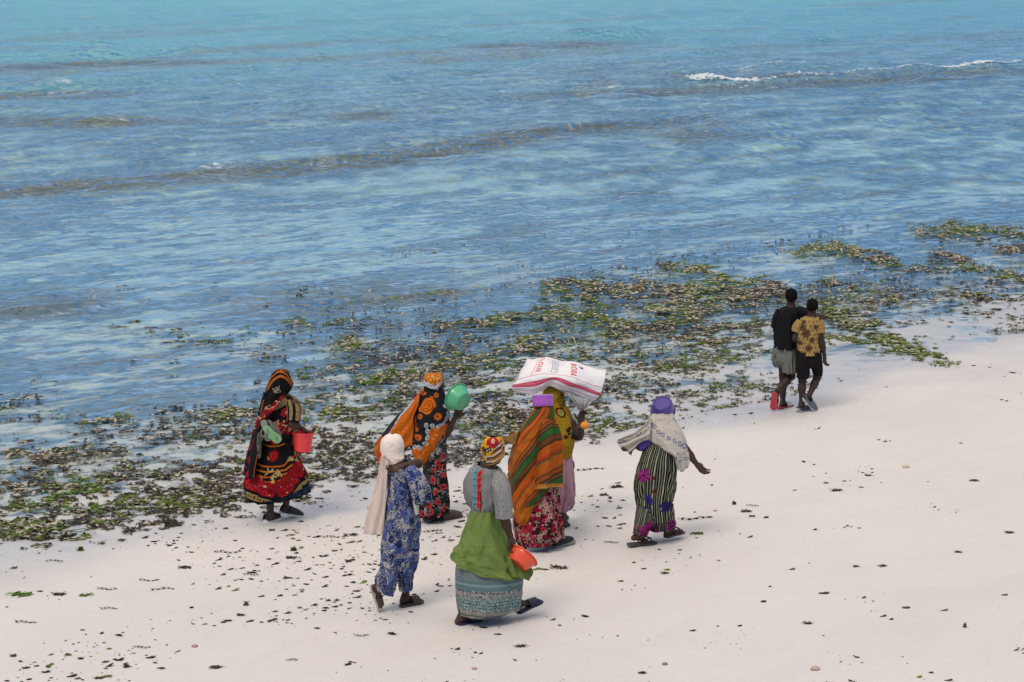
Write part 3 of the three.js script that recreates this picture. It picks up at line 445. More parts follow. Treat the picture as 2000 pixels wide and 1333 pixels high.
// ---- woman in the black, red and gold wrap
{
  const F = frame(556, 1016, 'person', 'woman wrapped in black, orange-striped and red-flowered cloth with black shoes, nearest the weed', 'person', 'people walking along the beach'), L = F.L;
  makeBody(F, { head: L(549, 747, 0.0), face: [0.78, -0.06, -0.62], neck: L(553, 777, 0), chest: L(552, 805, 0), hip: L(541, 872, 0), girth: 1.0,
    arms: [[L(574, 789, 0.1), L(571, 829, 0.19), L(590, 838, 0.13), [0.7, -0.45, -0.2], [-0.4, -0.9, 0.1], 1, 0.75], [L(529, 790, -0.1), L(522, 832, -0.1), L(545, 845, -0.2), [1, 0.1, -0.2], [0, 0, -1], 1, 0.6]],
    legs: [[L(531, 880, 0.05), L(527, 942, 0.03), L(528, 1006, 0.05), L(546, 1014, -0.06)], [L(556, 880, -0.02), L(560, 938, -0.09), L(558, 994, -0.05), L(590, 1003, -0.15), [0.1, 1, 0]]] });
  // under skirt
  const us = [[508, 580, 900, 0, 0.14], [500, 596, 935, 0, 0.17], [499, 604, 960, 0, 0.185, { tilt: -14, fold: 0.012 }], [500, 607, 972, 0, 0.19, { tilt: -22, fold: 0.016 }]];
  part(F, 'skirt', loft(F, us, { k: 11, hem: 0.02, seed: 2 }), cloth(inkLoft(F, us, 256, 256, (c, k) => { c.fillStyle = '#20303f'; c.fillRect(0, 0, 256, 256); speck(c, 256, 256, 260, 3, ['#2d5a72', '#1a2430', '#3a6a80'], 2, 5); c.fillStyle = '#10151c'; c.fillRect(0, 244, 256, 12); })), 'navy blue underskirt');
  // blouse
  const bl = [[540, 566, 771, 0, 0.06], [530, 580, 780, 0, 0.10], [524, 587, 795, 0, 0.13], [519, 587, 815, 0, 0.145], [514, 583, 840, 0, 0.15], [511, 574, 866, 0, 0.145]];
  const gold = '#c0a468', blousePrint = (c, w, h) => { c.fillStyle = '#a08656'; c.fillRect(0, 0, w, h); speck(c, w, h, 900, 5, ['#5a4a2c', '#d6bf88', '#2a2218', '#7a6038'], 1, 3); };
  part(F, 'blouse', loft(F, bl, { k: 7, seed: 3, fold: 0.008 }), cloth(inkLoft(F, bl, 512, 512, (c, k) => {
    blousePrint(c, 512, 512); k.path([[515, 812], [560, 790], [572, 822], [570, 870], [500, 870]], (q) => { q.fillStyle = '#1d0f10'; q.fill(); });
    const r = rng(4); for (let i = 0; i < 16; i++) { const x = 520 + r() * 50, y = 800 + r() * 60; k.spot(x, y, q => blossom(q, 5 + r() * 4, 6, ['#d01a26', '#a81220', '#e02a30'][i % 3], '#600810')); k.spot(x + 5, y - 4, q => leafSpray(q, 6, '#cdbb8e', r)); }
    k.path([[558, 775], [566, 773], [584, 812], [587, 850], [577, 824]], (q) => { q.fillStyle = '#100d0e'; q.fill(); });
  })));
  const sl = cloth(canvasTex(256, 256, (c, w, h) => { blousePrint(c, w, h); c.fillStyle = '#100d0e'; for (let i = 0; i < 3; i++) c.fillRect(20 + i * 85, 0, 24, 256); }));
  part(F, 'sleeve', sleeve([[L(569, 786, 0.07), 0.060], [L(574, 803, 0.14), 0.067], [L(573, 824, 0.19), 0.068]], { seed: 6 }), sl);
  // wrap
  const wr = [[511, 573, 860, 0, 0.155], [499, 580, 884, 0, 0.18], [490, 589, 906, 0, 0.20], [480, 598, 926, 0, 0.215, { fold: 0.012 }], [476, 602, 944, 0, 0.225, { tilt: -14, sag: 3, fold: 0.016 }], [480, 604, 958, 0, 0.225, { tilt: -34, sag: 7, fold: 0.016 }]];
  part(F, 'wrap', loft(F, wr, { k: 8, hem: 0.015, seed: 4, twist: 0.3 }), cloth(inkLoft(F, wr, 1024, 1024, (c, k) => {
    c.fillStyle = '#171213'; c.fillRect(0, 0, 1024, 1024);
    const lines = [[[500, 862], [540, 871], [575, 858]], [[492, 900], [520, 909], [556, 908], [572, 892], [592, 884]], [[486, 912], [525, 920], [560, 916], [580, 902], [596, 896]], [[482, 922], [520, 930], [552, 927], [590, 910]], [[495, 880], [492, 902], [486, 914]], [[575, 868], [590, 888]]];
    lines.forEach((p, i) => k.path(spl(p), q => { q.strokeStyle = i % 2 ? '#c8631a' : '#d8721e'; q.lineWidth = k.s * 3.2; q.stroke(); }));
    k.path(spl([[500, 934], [530, 940], [560, 934]]), q => { q.strokeStyle = '#b8581a'; q.lineWidth = k.s * 2.2; q.stroke(); });
    const r = rng(9);
    for (const [x, y, s] of [[538, 889, 9], [484, 934, 11], [496, 948, 10], [514, 950, 11], [532, 956, 10], [549, 950, 11], [562, 940, 10], [575, 928, 10], [586, 918, 10], [592, 905, 8], [479, 920, 8], [506, 938, 8], [556, 960, 8], [581, 938, 8], [522, 962, 7], [490, 958, 8], [570, 952, 7]]) {
      for (let i = 0; i < 3; i++) k.spot(x + (r() - .5) * s * 1.6, y + (r() - .5) * s * 1.4, q => leafSpray(q, s * 0.75, r() < .6 ? '#d2c391' : '#e4b23c', r));
      k.spot(x, y, q => { q.rotate(r() * 3); q.scale(1.15, 0.95); blossom(q, s * 1.15, 7, r() < .5 ? '#8e0f1a' : '#a8121e', '#5a0610'); q.rotate(1); blossom(q, s * 0.75, 6, r() < .5 ? '#c41a26' : '#9c101c', '#6a0812'); });
    }
    for (const [x, y] of [[536, 926], [552, 921], [576, 898], [530, 921], [582, 890]]) k.spot(x, y, q => leafSpray(q, 9, '#cbb97c', r));
    // gold band and black selvedge along the hem
    k.path(spl([[474, 966], [492, 969], [520, 977], [545, 979], [570, 970], [590, 950], [604, 930]]), q => { q.strokeStyle = '#0f0c0c'; q.lineWidth = k.s * 14; q.stroke(); q.strokeStyle = '#a89058'; q.lineWidth = k.s * 7; q.stroke(); q.setLineDash([k.s * 1.6, k.s * 2.2]); q.strokeStyle = '#4a3c20'; q.lineWidth = k.s * 3.4; q.stroke(); q.setLineDash([]); });
  })));
  // hood and hanging scarf
  const hd = [[546, 551, 721, 0, 0.012], [534, 562, 726.5, 0, 0.075], [527, 568, 737, 0, 0.105], [523, 571, 749, 0, 0.118], [520, 570, 760, 0, 0.118], [516, 563, 770, 0, 0.115], [513, 556, 780, 0, 0.115]];
  part(F, 'headscarf', loft(F, hd, { k: 5, seed: 8, fold: 0.005, n: 64 }), cloth(inkLoft(F, hd, 512, 512, (c, k) => {
    c.fillStyle = '#131112'; c.fillRect(0, 0, 512, 512);
    for (const [p, w] of [[[[516, 768], [524, 750], [532, 736], [546, 726], [558, 730], [568, 742], [571, 756]], 3], [[[522, 762], [530, 750], [538, 741], [549, 735], [560, 739], [568, 749]], 4.2], [[[510, 775], [519, 750], [530, 729], [546, 721.5], [562, 727]], 1.8]]) k.path(spl(p), q => { q.strokeStyle = '#cf6a1e'; q.lineWidth = k.s * w; q.stroke(); });
    k.path([[556, 766], [546, 770], [526, 790], [540, 795], [560, 775]], q => { q.fillStyle = '#8a1420'; q.fill(); }); const r = rng(3); for (let i = 0; i < 8; i++) k.spot(538 + r() * 10, 757 + r() * 10, q => leafSpray(q, 5, '#d3c896', r));
  })));
  part(F, 'scarf', drape(F, [[[515, 766, -0.02], [530, 768, 0.15], [545, 768, 0.16], [557, 768, 0.12]], [[508, 796, -0.06], [517, 798, 0.10], [527, 797, 0.17], [541, 795, 0.17]], [[499, 825, -0.07], [505, 826, 0.08], [512, 825, 0.16], [522, 818, 0.17]], [[489, 864, -0.08], [495, 866, 0.06], [502, 866, 0.17], [512, 860, 0.19]], [[481, 900, -0.1], [487, 904, 0.06], [494, 904, 0.19], [502, 902, 0.22]], [[477, 928, -0.1], [484, 934, 0.08], [490, 936, 0.20], [497, 934, 0.24]]], { fold: 0.008, k: 2, seed: 5, nv: 60, nu: 26 }), cloth(canvasTex(256, 1024, (c, w, h) => {
    c.fillStyle = '#151011'; c.fillRect(0, 0, w, h); const r = rng(8);
    c.fillStyle = '#c8641c'; c.fillRect(226, 640, 14, 384); c.fillRect(20, 0, 10, 280);
    c.fillStyle = '#5a0e16'; c.beginPath(); c.moveTo(256, 60); c.lineTo(256, 300); c.lineTo(120, 480); c.lineTo(0, 560); c.lineTo(0, 330); c.lineTo(120, 240); c.fill();
    for (let i = 0; i < 26; i++) { const t = i / 25, x = 250 - t * 250 + (r() - .5) * 90, y = 120 + t * 330 + (r() - .5) * 130; c.save(); c.translate(x, y); blossom(c, 22 + r() * 18, 6, ['#b81620', '#d0202a', '#8c1018'][i % 3], '#50080e'); if (i % 3 === 0) leafSpray(c, 44, '#d6cb9a', r); c.restore(); }
    for (let i = 0; i < 12; i++) { c.save(); c.translate(r() * 60, 560 + r() * 420); blossom(c, 14 + r() * 12, 6, '#9a1420', '#50080e'); c.restore(); }
  })));
  part(F, 'scarf_end', drape(F, [[[502, 846, 0.20], [508, 846, 0.23], [513, 848, 0.22]], [[500, 870, 0.22], [506, 872, 0.25], [510, 870, 0.23]], [[503, 894, 0.23], [506, 897, 0.25], [509, 894, 0.24]]], { fold: 0.004, k: 2, nu: 12, nv: 24 }), cloth(canvasTex(64, 128, (c, w, h) => { c.fillStyle = '#6a6a58'; c.fillRect(0, 0, w, h); speck(c, w, h, 140, 2, ['#3a3c30', '#98957c', '#20221c'], 1, 4); })));
  for (const [a, b, w] of [[[521, 987, 0.06], [534, 1005, 0.06], 0.03]]) void 0;
  const h1 = L(522, 1018, 0.07), t1 = L(545, 1016, -0.05), gy = (q) => [q[0], 0.024, q[2]];
  footwear(F, 'shoe', gy(h1), gy(t1), [0, 1, 0], soleWhite, dk, ['shoe', 'shoe_upper'], 0.10); footwear(F, 'shoe', L(553, 999, -0.03), L(589, 1006, -0.14), [0.12, 1, 0], soleWhite, dk, ['shoe', 'shoe_upper'], 0.10);
  // red bucket on her arm
  const B = new THREE.Group(); B.name = numbered('bucket'); const q = vadd(L(591, 881, 0.10), F.p); B.position.set(...q); B.rotation.z = -0.06; B.rotation.y = 0.4; scene.add(B);
  tag(B, 'bright red plastic bucket held by the woman in the red-flowered wrap', 'bucket');
  const red = plain(0.82, 0.04, 0.04, 0.4, { clearcoat: 0.3, clearcoatRoughness: 0.3 });
  mesh('bucket_wall', new THREE.LatheGeometry([[0, 0], [0.080, 0], [0.085, 0.006], [0.100, 0.165], [0.1015, 0.166], [0.1045, 0.168], [0.106, 0.182], [0.107, 0.186], [0.104, 0.198], [0.099, 0.198], [0.083, 0.012], [0, 0.010]].map(p => new THREE.Vector2(...p)), 48), red, B);
  mesh('rim', new THREE.TorusGeometry(0.106, 0.0045, 8, 48).rotateX(Math.PI / 2).translate(0, 0.197, 0), red, B);
  mesh('handle', new THREE.TubeGeometry(new THREE.CatmullRomCurve3([V(-0.107, 0.185, 0), V(-0.09, 0.215, 0.02), V(0, 0.245, 0.03), V(0.09, 0.215, 0.02), V(0.107, 0.185, 0)]), 30, 0.004, 8), plain(0.65, 0.6, 0.58, 0.4), B);
  for (const s of [-1, 1]) mesh('handle_lug', new THREE.CylinderGeometry(0.012, 0.012, 0.010, 14).rotateZ(Math.PI / 2).translate(s * 0.108, 0.185, 0), red, B);
  // pale green slippers tucked under her wrap
  const mkSlip = (label, pts, colr, up) => { const S = new THREE.Group(); S.name = numbered('slipper'); S.position.set(...F.p); scene.add(S); tag(S, label, 'slipper'); footwear({ o: S }, 'flip', L(...pts[0]), L(...pts[1]), up, plain(...colr, 0.6), plain(colr[0] * 0.8, colr[1] * 0.9, colr[2] * 0.8, 0.5), ['slipper_sole', 'strap'], 0.084); return S; };
  mkSlip('green slipper, the lower of two tucked in the red-flowered wrap', [[520, 838, 0.21], [543, 861, 0.235]], [0.22, 0.40, 0.20], [-0.25, 0.35, 0.9]);
  mkSlip('greyish slipper above the green one, tucked in the red-flowered wrap', [[514, 828, 0.19], [522, 858, 0.20]], [0.24, 0.27, 0.21], [-0.5, 0.2, 0.85]);
  const Bg = tag(mesh('plastic_bag', drape({ L: (x, y, z) => vadd(L(x, y, z), F.p) }, [[[521, 820, 0.17], [530, 823, 0.185], [541, 836, 0.18]], [[524, 827, 0.19], [535, 835, 0.20], [549, 848, 0.19]], [[529, 836, 0.19], [539, 845, 0.20], [551, 855, 0.185]]], { fold: 0.008, k: 4, nu: 30, nv: 22 }), plain(0.50, 0.46, 0.44, 0.25, { transmission: 0.7, thickness: 0 })), 'crumpled clear plastic bag tucked beside the slippers in the red-flowered wrap', 'plastic bag');
}
function spl(p, n = 8) { const o = []; for (let i = 0; i <= (p.length - 1) * n; i++) o.push(spline(p, i / n)); return o; }

// ---- woman in the orange rose shawl
{
  const F = frame(858, 1018, 'person', 'woman in an orange and black rose-printed shawl raising a green basin', 'person', 'people walking along the beach'), L = F.L;
  makeBody(F, { head: L(850, 752, 0), face: [0.93, -0.04, -0.36], k: 0.98, neck: L(847, 778, 0), chest: L(845, 806, 0), hip: L(846, 872, 0),
    arms: [[L(862, 805, -0.03), L(872, 848, 0.02), L(889, 817, 0.07), [0.42, 0.9, 0.05], [0.3, 0.5, -0.8], -1, 0.35], [L(826, 800, -0.12), L(812, 838, -0.15), L(800, 858, -0.2), [-0.5, -0.7, -0.2], [0, 0, -1], 1, 0.4]],
    legs: [[L(840, 880, 0.05), L(838, 945, 0.04), L(836, 1008, 0.05), L(858, 1014, -0.03)], [L(855, 880, -0.03), L(863, 942, -0.08), L(868, 999, -0.03), L(900, 1002, -0.14), [-0.22, 1, 0]]] });
  const ds = [[834, 872, 848, 0, 0.13], [831, 872, 880, 0, 0.16], [826, 872, 915, 0, 0.17], [822, 873, 950, 0, 0.18, { fold: 0.013 }], [819, 876, 980, 0, 0.185, { fold: 0.016, tilt: -5 }], [819, 876, 1003, 0, 0.18, { fold: 0.018, tilt: -12 }]];
  part(F, 'dress', loft(F, ds, { k: 8, hem: 0.02, seed: 12 }), cloth(inkLoft(F, ds, 512, 1024, (c, k) => {
    c.fillStyle = '#17161a'; c.fillRect(0, 0, 512, 1024); const r = rng(21);
    for (let i = 0; i < 90; i++) k.spot(818 + r() * 60, 860 + r() * 160, q => leafSpray(q, 5 + r() * 5, ['#7d7c76', '#b9b3ac', '#4f5a50', '#8f8a84', '#2f4a44'][i % 5], r));
    for (const [x, y, s] of [[857, 903, 7], [848, 918, 6], [847, 936, 7], [868, 890, 6], [862, 912, 6], [838, 985, 8], [856, 978, 7], [869, 992, 6], [843, 1000, 6], [828, 960, 6], [866, 950, 7], [852, 958, 6], [826, 1004, 6], [871, 926, 6], [836, 930, 6], [860, 1006, 6]]) { k.spot(x, y, q => { q.rotate(r() * 2 - 1); q.scale(0.8, 1.25); blossom(q, s, 4, '#c9303a', '#7a1018', '#e06a68'); }); }
    k.path([[818, 1016], [845, 1022], [878, 1004]], q => { q.strokeStyle = '#8d8a88'; q.lineWidth = k.s * 3; q.stroke(); });
  })));
  const bk = '#26262b';
  const sh = [[833, 860, 754, 0, 0.085], [826, 867, 764, 0, 0.10], [818, 872, 776, 0, 0.125], [804, 878, 792, 0, 0.16], [797, 879, 812, 0, 0.185, { fold: 0.012 }], [795, 877, 830, 0, 0.20, { fold: 0.012 }], [797, 867, 852, 0, 0.205, { tilt: 8, fold: 0.012 }], [800, 853, 872, 0, 0.2, { tilt: 14, fold: 0.012 }], [806, 841, 888, 0.02, 0.17, { tilt: 10 }], [812, 832, 900, 0.05, 0.13, { tilt: 6 }]];
  part(F, 'shawl', loft(F, sh, { k: 6, seed: 14 }), cloth(inkLoft(F, sh, 1024, 1024, (c, k) => {
    c.fillStyle = bk; c.fillRect(0, 0, 1024, 1024); const r = rng(31);
    for (let i = 0; i < 900; i++) { c.fillStyle = ['#3d3f45', '#17181c', '#4a4a4c', '#33302c'][i & 3]; c.fillRect(r() * 1024, r() * 1024, 5 + r() * 8, 5 + r() * 8); }
    // orange lower border with petals above it
    const org = (pts) => { k.path(pts, q => { q.fillStyle = '#e8761c'; q.fill(); }); };
    org([[884, 826], [858, 832], [841, 838], [838, 856], [833, 868], [812, 872], [800, 884], [800, 925], [835, 925], [884, 850]]); org([[790, 800], [806, 775], [812, 765], [803, 800], [796, 850], [790, 860]]);
    for (let i = 0; i < 380; i++) { const x = 800 + r() * 84, y = 826 + r() * 90; if (x < 838 && y < 874) continue; k.spot(x, y, q => { q.fillStyle = ['#f59a3a', '#c8540f', '#f2b05c', '#d9641a'][i & 3]; q.beginPath(); q.ellipse(0, 0, 0.7 + r() * 1.2, 0.6 + r() * 0.8, r() * 3, 0, 6.3); q.fill(); }); }
    for (const [x, y] of [[834, 830], [846, 831], [859, 831], [870, 825], [875, 816], [836, 842], [836, 854], [832, 865], [821, 872], [811, 872], [803, 858], [798, 853], [800, 842], [876, 806], [873, 793], [806, 802], [808, 790]]) k.spot(x, y, q => { q.rotate(r() * 3); q.beginPath(); q.ellipse(0, 0, 5.6, 4, 0, 0, 6.3); q.fillStyle = '#d9dde0'; q.fill(); q.strokeStyle = '#8f99a2'; q.lineWidth = 0.8; for (let i = -2; i < 3; i++) { q.beginPath(); q.moveTo(-3, i * 1.2); q.lineTo(3, i * 0.9); q.stroke(); } });
    k.spot(836, 791, q => { rose(q, 17, '#f0801c', '#a63f08'); for (let i = 0; i < 3; i++) { q.save(); q.rotate(i * 2); q.strokeStyle = '#b84a0a'; q.lineWidth = 1.1; q.beginPath(); q.arc(3, 2, 9 - i * 2.5, 0, 4.2); q.stroke(); q.restore(); } });
    for (const [x, y, s] of [[856, 813, 7], [801, 829, 6], [822, 813, 5], [818, 853, 7], [815, 838, 4], [853, 772, 5], [826, 768, 4]]) k.spot(x, y, q => blossom(q, s, 8, '#e0701c', '#6e2a08'));
    k.path([[812, 812], [811, 836]], q => { q.strokeStyle = '#dd661a'; q.lineWidth = k.s * 5; q.stroke(); });
  })));
  const wingTex = canvasTex(512, 512, (c, w, h) => { c.fillStyle = '#e0701c'; c.fillRect(0, 0, w, h); const r = rng(5); for (let i = 0; i < 500; i++) { c.fillStyle = ['#f59a3a', '#c0500f', '#f0a850', '#d2601a'][i & 3]; c.fillRect(r() * w, r() * h, 4 + r() * 10, 4 + r() * 8); } c.fillStyle = '#3a3a3e'; c.beginPath(); c.moveTo(150, 0); c.quadraticCurveTo(360, 110, 400, 260); c.lineTo(440, 300); c.lineTo(400, 0); c.fill(); c.fillStyle = '#33333a'; c.fillRect(380, 430, 132, 82); c.fillStyle = '#d6dade'; for (let i = 0; i < 12; i++) { c.save(); c.translate(140 + i * 26 + (i > 7 ? 4 : 0), 20 + i * i * 2.2); c.rotate(i); c.beginPath(); c.ellipse(0, 0, 22, 15, 0, 0, 6.3); c.fill(); c.restore(); } c.save(); c.translate(470, 260); rose(c, 40, '#ef5a1c', '#8a2a08'); c.restore(); });
  part(F, 'shawl_wing', drape(F, [[[824, 757, 0.03], [808, 782, 0.05], [776, 812, -0.02], [749, 846, -0.06], [731, 868, -0.10]], [[818, 776, 0.12], [799, 812, 0.14], [772, 838, 0.08], [750, 864, 0.02], [732, 884, -0.08]], [[808, 820, 0.17], [797, 842, 0.15], [776, 862, 0.10], [757, 882, 0.04], [741, 906, -0.03]], [[806, 872, 0.16], [797, 872, 0.13], [780, 882, 0.08], [764, 896, 0.03], [744, 904, -0.04]]], { fold: 0.012, k: 3, dir: 'u', seed: 7, nu: 50, nv: 40 }), cloth(wingTex));
  const hw = [[843, 851, 728, 0, 0.02], [832, 862, 732, 0, 0.07], [827, 866, 740, 0, 0.092, { tilt: 2 }], [826, 866, 748, 0.0, 0.1, { tilt: -6 }], [828, 864, 756, -0.0, 0.1, { tilt: -12 }], [831, 860, 763, 0, 0.09, { tilt: -12 }]];
  part(F, 'headwrap', loft(F, hw, { k: 6, seed: 15, fold: 0.005, n: 64 }), cloth(inkLoft(F, hw, 512, 512, (c, k) => {
    c.fillStyle = '#e6761e'; c.fillRect(0, 0, 512, 512); const r = rng(6); for (let i = 0; i < 260; i++) k.spot(826 + r() * 40, 727 + r() * 24, q => { q.fillStyle = ['#f6a844', '#c65210', '#f4c070', '#d86418'][i & 3]; q.beginPath(); q.ellipse(0, 0, 0.8 + r() * 1.4, 0.6 + r(), r() * 3, 0, 6.3); q.fill(); });
    k.path([[824, 752], [846, 755], [854, 762], [868, 760], [868, 776], [820, 776]], q => { q.fillStyle = bk; q.fill(); });
    for (const [x, y] of [[828, 749], [836, 752], [843, 755], [850, 757]]) k.spot(x, y, q => { q.beginPath(); q.ellipse(0, 0, 5, 3.6, 0.4, 0, 6.3); q.fillStyle = '#dfe2e4'; q.fill(); q.fillStyle = '#8b98a6'; q.fillRect(-1.5, -1, 3, 2); });
    k.path([[868, 738], [864, 748], [856, 760], [853, 764], [851, 754], [861, 744], [865, 736]], q => { q.fillStyle = '#e4d6d6'; q.fill(); });
  })));
  part(F, 'sleeve', sleeve([[L(862, 812, -0.03), 0.052], [L(869, 835, 0.0), 0.048], [L(873, 850, 0.02), 0.046]], { seed: 8 }), plain(0.025, 0.02, 0.022));
  footwear(F, 'shoe', L(867, 1010, -0.02), L(898, 1005, -0.12), [-0.22, 1, 0], brownSole, plain(0.085, 0.045, 0.038, 0.55), ['shoe', 'shoe_upper'], 0.10);
  const G = new THREE.Group(); G.name = numbered('basin'); const q = vadd(L(898, 780, 0.15), F.p); G.position.set(...q); scene.add(G); tag(G, 'mint green plastic basin held up by the woman in the rose shawl', 'basin');
  G.quaternion.setFromUnitVectors(V(0, 1, 0), V(-0.70, 0.28, -0.66).normalize()); basinParts(G, plain(0.085, 0.42, 0.20, 0.32, { clearcoat: 0.2 }), 0.142, 0.100, 0.125);
}
function basinParts(G, m, R, r, h, foot = true) {
  mesh('basin_wall', new THREE.LatheGeometry([[0, -h / 2 + 0.004], [r * 0.78, -h / 2 + 0.004], [r * 0.80, -h / 2], [r * 0.9, -h / 2], [r, -h / 2 + 0.014], [r + (R - r) * 0.72, h / 2 - 0.035], [R - 0.006, h / 2 - 0.008], [R - 0.008, h / 2 - 0.004], [r + (R - r) * 0.70, h / 2 - 0.036], [r - 0.006, -h / 2 + 0.018], [r * 0.85, -h / 2 + 0.009], [0, -h / 2 + 0.009]].map(p => new THREE.Vector2(...p)), 56), m, G);
  mesh('rim', new THREE.LatheGeometry([[R - 0.01, h / 2 - 0.006], [R - 0.004, h / 2 + 0.002], [R + 0.008, h / 2], [R + 0.010, h / 2 - 0.006], [R + 0.006, h / 2 - 0.010], [R - 0.006, h / 2 - 0.008]].map(p => new THREE.Vector2(...p)), 56), m, G);
  if (foot) mesh('foot_ring', new THREE.TorusGeometry(r * 0.8, 0.0035, 6, 48).rotateX(Math.PI / 2).translate(0, -h / 2, 0), m, G);
}

// ---- girl in the blue dress
{
  const F = frame(781, 1188, 'person', 'girl in a blue and white flowered dress and long cream headscarf', 'person', 'people walking along the beach'), L = F.L;
  makeBody(F, { head: L(770, 876, 0), face: [0.86, -0.08, -0.5], k: 0.92, size: 0.95, neck: L(771, 905, 0), chest: L(783, 935, 0), hip: L(784, 1025, 0), girth: 0.86,
    arms: [[L(773, 915, -0.12), L(816, 906, -0.02), L(788, 910, 0.10), [-0.93, -0.28, 0.12], [0.1, -0.6, -0.75], -1, 0.3], [L(803, 922, 0.09), L(828, 982, 0.16), L(834, 945, 0.02), [0.1, 0.9, -0.3], [-0.8, 0, -0.5], 1, 0.8]],
    legs: [[L(775, 1035, 0.05), L(772, 1100, 0.02), L(738, 1152, 0.12), L(745, 1188, 0.10), [0.95, 0.25, -0.1]], [L(795, 1035, -0.03), L(799, 1105, -0.1), L(791, 1168, -0.07), L(822, 1172, -0.16), [-0.1, 1, 0]]] });
  const print = (c, w, h) => { c.fillStyle = '#39466f'; c.fillRect(0, 0, w, h); const n = w * h / 100; speck(c, w, h, n * 12, 41, ['#b4b0b2', '#8c8ea2', '#2b3868', '#c6c0bd', '#242f58', '#757b98'], 0.35, 1.5); wrapDots(c, w, h, n * 0.75, 44, (q, r) => { leafSpray(q, 7 + r() * 4, ['#b8b3b1', '#a29c9a', '#c6c0bc'][Math.floor(r() * 3)], r); }); wrapDots(c, w, h, n * 0.42, 43, (q, r) => { rose(q, 5 + r() * 4, ['#2c3d7c', '#344a8c', '#242f62'][Math.floor(r() * 3)], ['#7f90cc', '#18245a', '#a9b3d8'][Math.floor(r() * 3)]); }); speck(c, w, h, n * 7, 45, ['#c0babA', '#243058', '#9093a4', '#d2ccc8'], 0.3, 1.0); };
  const map = printTex(70, 214, 5, print), mapS = printTex(40, 60, 5, print), fab = cloth(map), fabS = cloth(mapS);
  const ds = [[768, 799, 904, 0.02, 0.085], [759, 806, 914, 0.02, 0.115], [756, 812, 932, 0.01, 0.13], [757, 816, 958, 0, 0.14], [754, 818, 985, 0, 0.145, { fold: 0.012 }], [751, 821, 1015, 0, 0.155, { fold: 0.014 }], [749, 822, 1045, 0, 0.165, { fold: 0.016 }], [746, 821, 1075, 0, 0.17, { fold: 0.016 }], [745, 815, 1100, 0, 0.17, { fold: 0.016 }], [747, 808, 1118, 0, 0.165, { fold: 0.014 }]];
  part(F, 'dress', loft(F, ds, { k: 7, seed: 17, twist: 0.25 }), fab);
  const l1 = [[747, 790, 1092, 0.07, 0.11], [742, 782, 1115, 0.09, 0.115, { tilt: 6 }], [733, 773, 1138, 0.10, 0.11, { tilt: 14, fold: 0.012 }], [732, 768, 1156, 0.10, 0.09, { tilt: 16, fold: 0.012 }]];
  const l2 = [[772, 812, 1092, -0.05, 0.12], [775, 806, 1115, -0.07, 0.11], [777, 805, 1138, -0.08, 0.1], [780, 806, 1152, -0.08, 0.095, { fold: 0.014 }]];
  part(F, 'dress_hem', mergeGeometries([loft(F, l1, { k: 7, seed: 18, hem: 0.02 }), loft(F, l2, { k: 7, seed: 19, hem: 0.02 })]), fabS);
  part(F, 'sleeve', sleeve([[L(797, 918, 0.07), 0.062], [L(812, 938, 0.13), 0.080], [L(822, 960, 0.16), 0.088], [L(827, 982, 0.17), 0.080]], { seed: 10 }), fabS);
  part(F, 'sleeve_lining', drape(F, [[[806, 980, 0.19], [812, 982, 0.2], [818, 981, 0.19]], [[808, 994, 0.18], [813, 995, 0.19], [818, 994, 0.18]], [[811, 1005, 0.17], [815, 1006, 0.18], [818, 1004, 0.17]]], { nu: 12, nv: 12, fold: 0.004 }), plain(0.62, 0.55, 0.47));
  part(F, 'cuff', sleeve([[L(822, 930, 0.05), 0.028], [L(825, 938, 0.05), 0.034], [L(826, 946, 0.06), 0.030]], { seed: 4 }), plain(0.03, 0.20, 0.28), 'teal cuff');
  const cream = canvasTex(64, 64, (c, w, h) => { c.fillStyle = '#f2dccd'; c.fillRect(0, 0, w, h); speck(c, w, h, 200, 5, ['#f6e2d4', '#eed6c6'], 1, 3); });
  const cmat = cloth(cream, { bumpScale: 0.004, color: lin(0.95, 0.95, 0.95) });
  const hj = [[763, 770, 847.5, 0, 0.02], [752, 782, 852, 0, 0.07], [744.5, 788, 861, 0, 0.1], [742.5, 789.5, 871, 0, 0.105], [743, 788.5, 881, 0, 0.105], [746, 789, 889, 0.01, 0.1], [751, 790, 896, 0.02, 0.09, { tilt: -5 }], [757, 788, 902, 0.02, 0.085, { tilt: -10 }]].map(q => (q[5] = { ...q[5], fold: 0.0028 }, q));
  part(F, 'headscarf', loft(F, hj, { k: 6, seed: 22, twist: 1.0, n: 80 }), cmat);
  part(F, 'scarf_tail', drape(F, [[[745, 890, 0.06], [751, 896, 0.11], [760, 901, 0.11]], [[741, 915, 0.03], [748, 920, 0.09], [758, 922, 0.10]], [[733, 948, 0.0], [744, 950, 0.07], [756, 952, 0.09]], [[724, 985, -0.02], [739, 987, 0.05], [753, 988, 0.07]], [[715, 1018, -0.03], [733, 1020, 0.03], [750, 1021, 0.06]], [[710, 1043, -0.03], [730, 1046, 0.02], [749, 1043, 0.05]]], { fold: 0.012, k: 2, seed: 9, nu: 30, nv: 60, th: 0.004 }), cloth(cream, { color: lin(0.95, 0.95, 0.95), bumpScale: 0.004, transmission: 0.25, thickness: 0 }));
  footwear(F, 'slide', L(727.5, 1150, 0.12), L(742, 1190, 0.10), [0.95, 0.25, -0.12], plain(0.42, 0.38, 0.31, 0.7), brownSole, ['sandal', 'strap'], 0.09);
  const g1 = L(787, 1182, -0.03), g2 = L(821, 1174, -0.13); footwear(F, 'slide', [g1[0], 0.02, g1[2]], [g2[0], 0.03, g2[2]], [0, 1, 0], brownSole, plain(0.06, 0.035, 0.03, 0.7), ['sandal', 'strap'], 0.09);
}

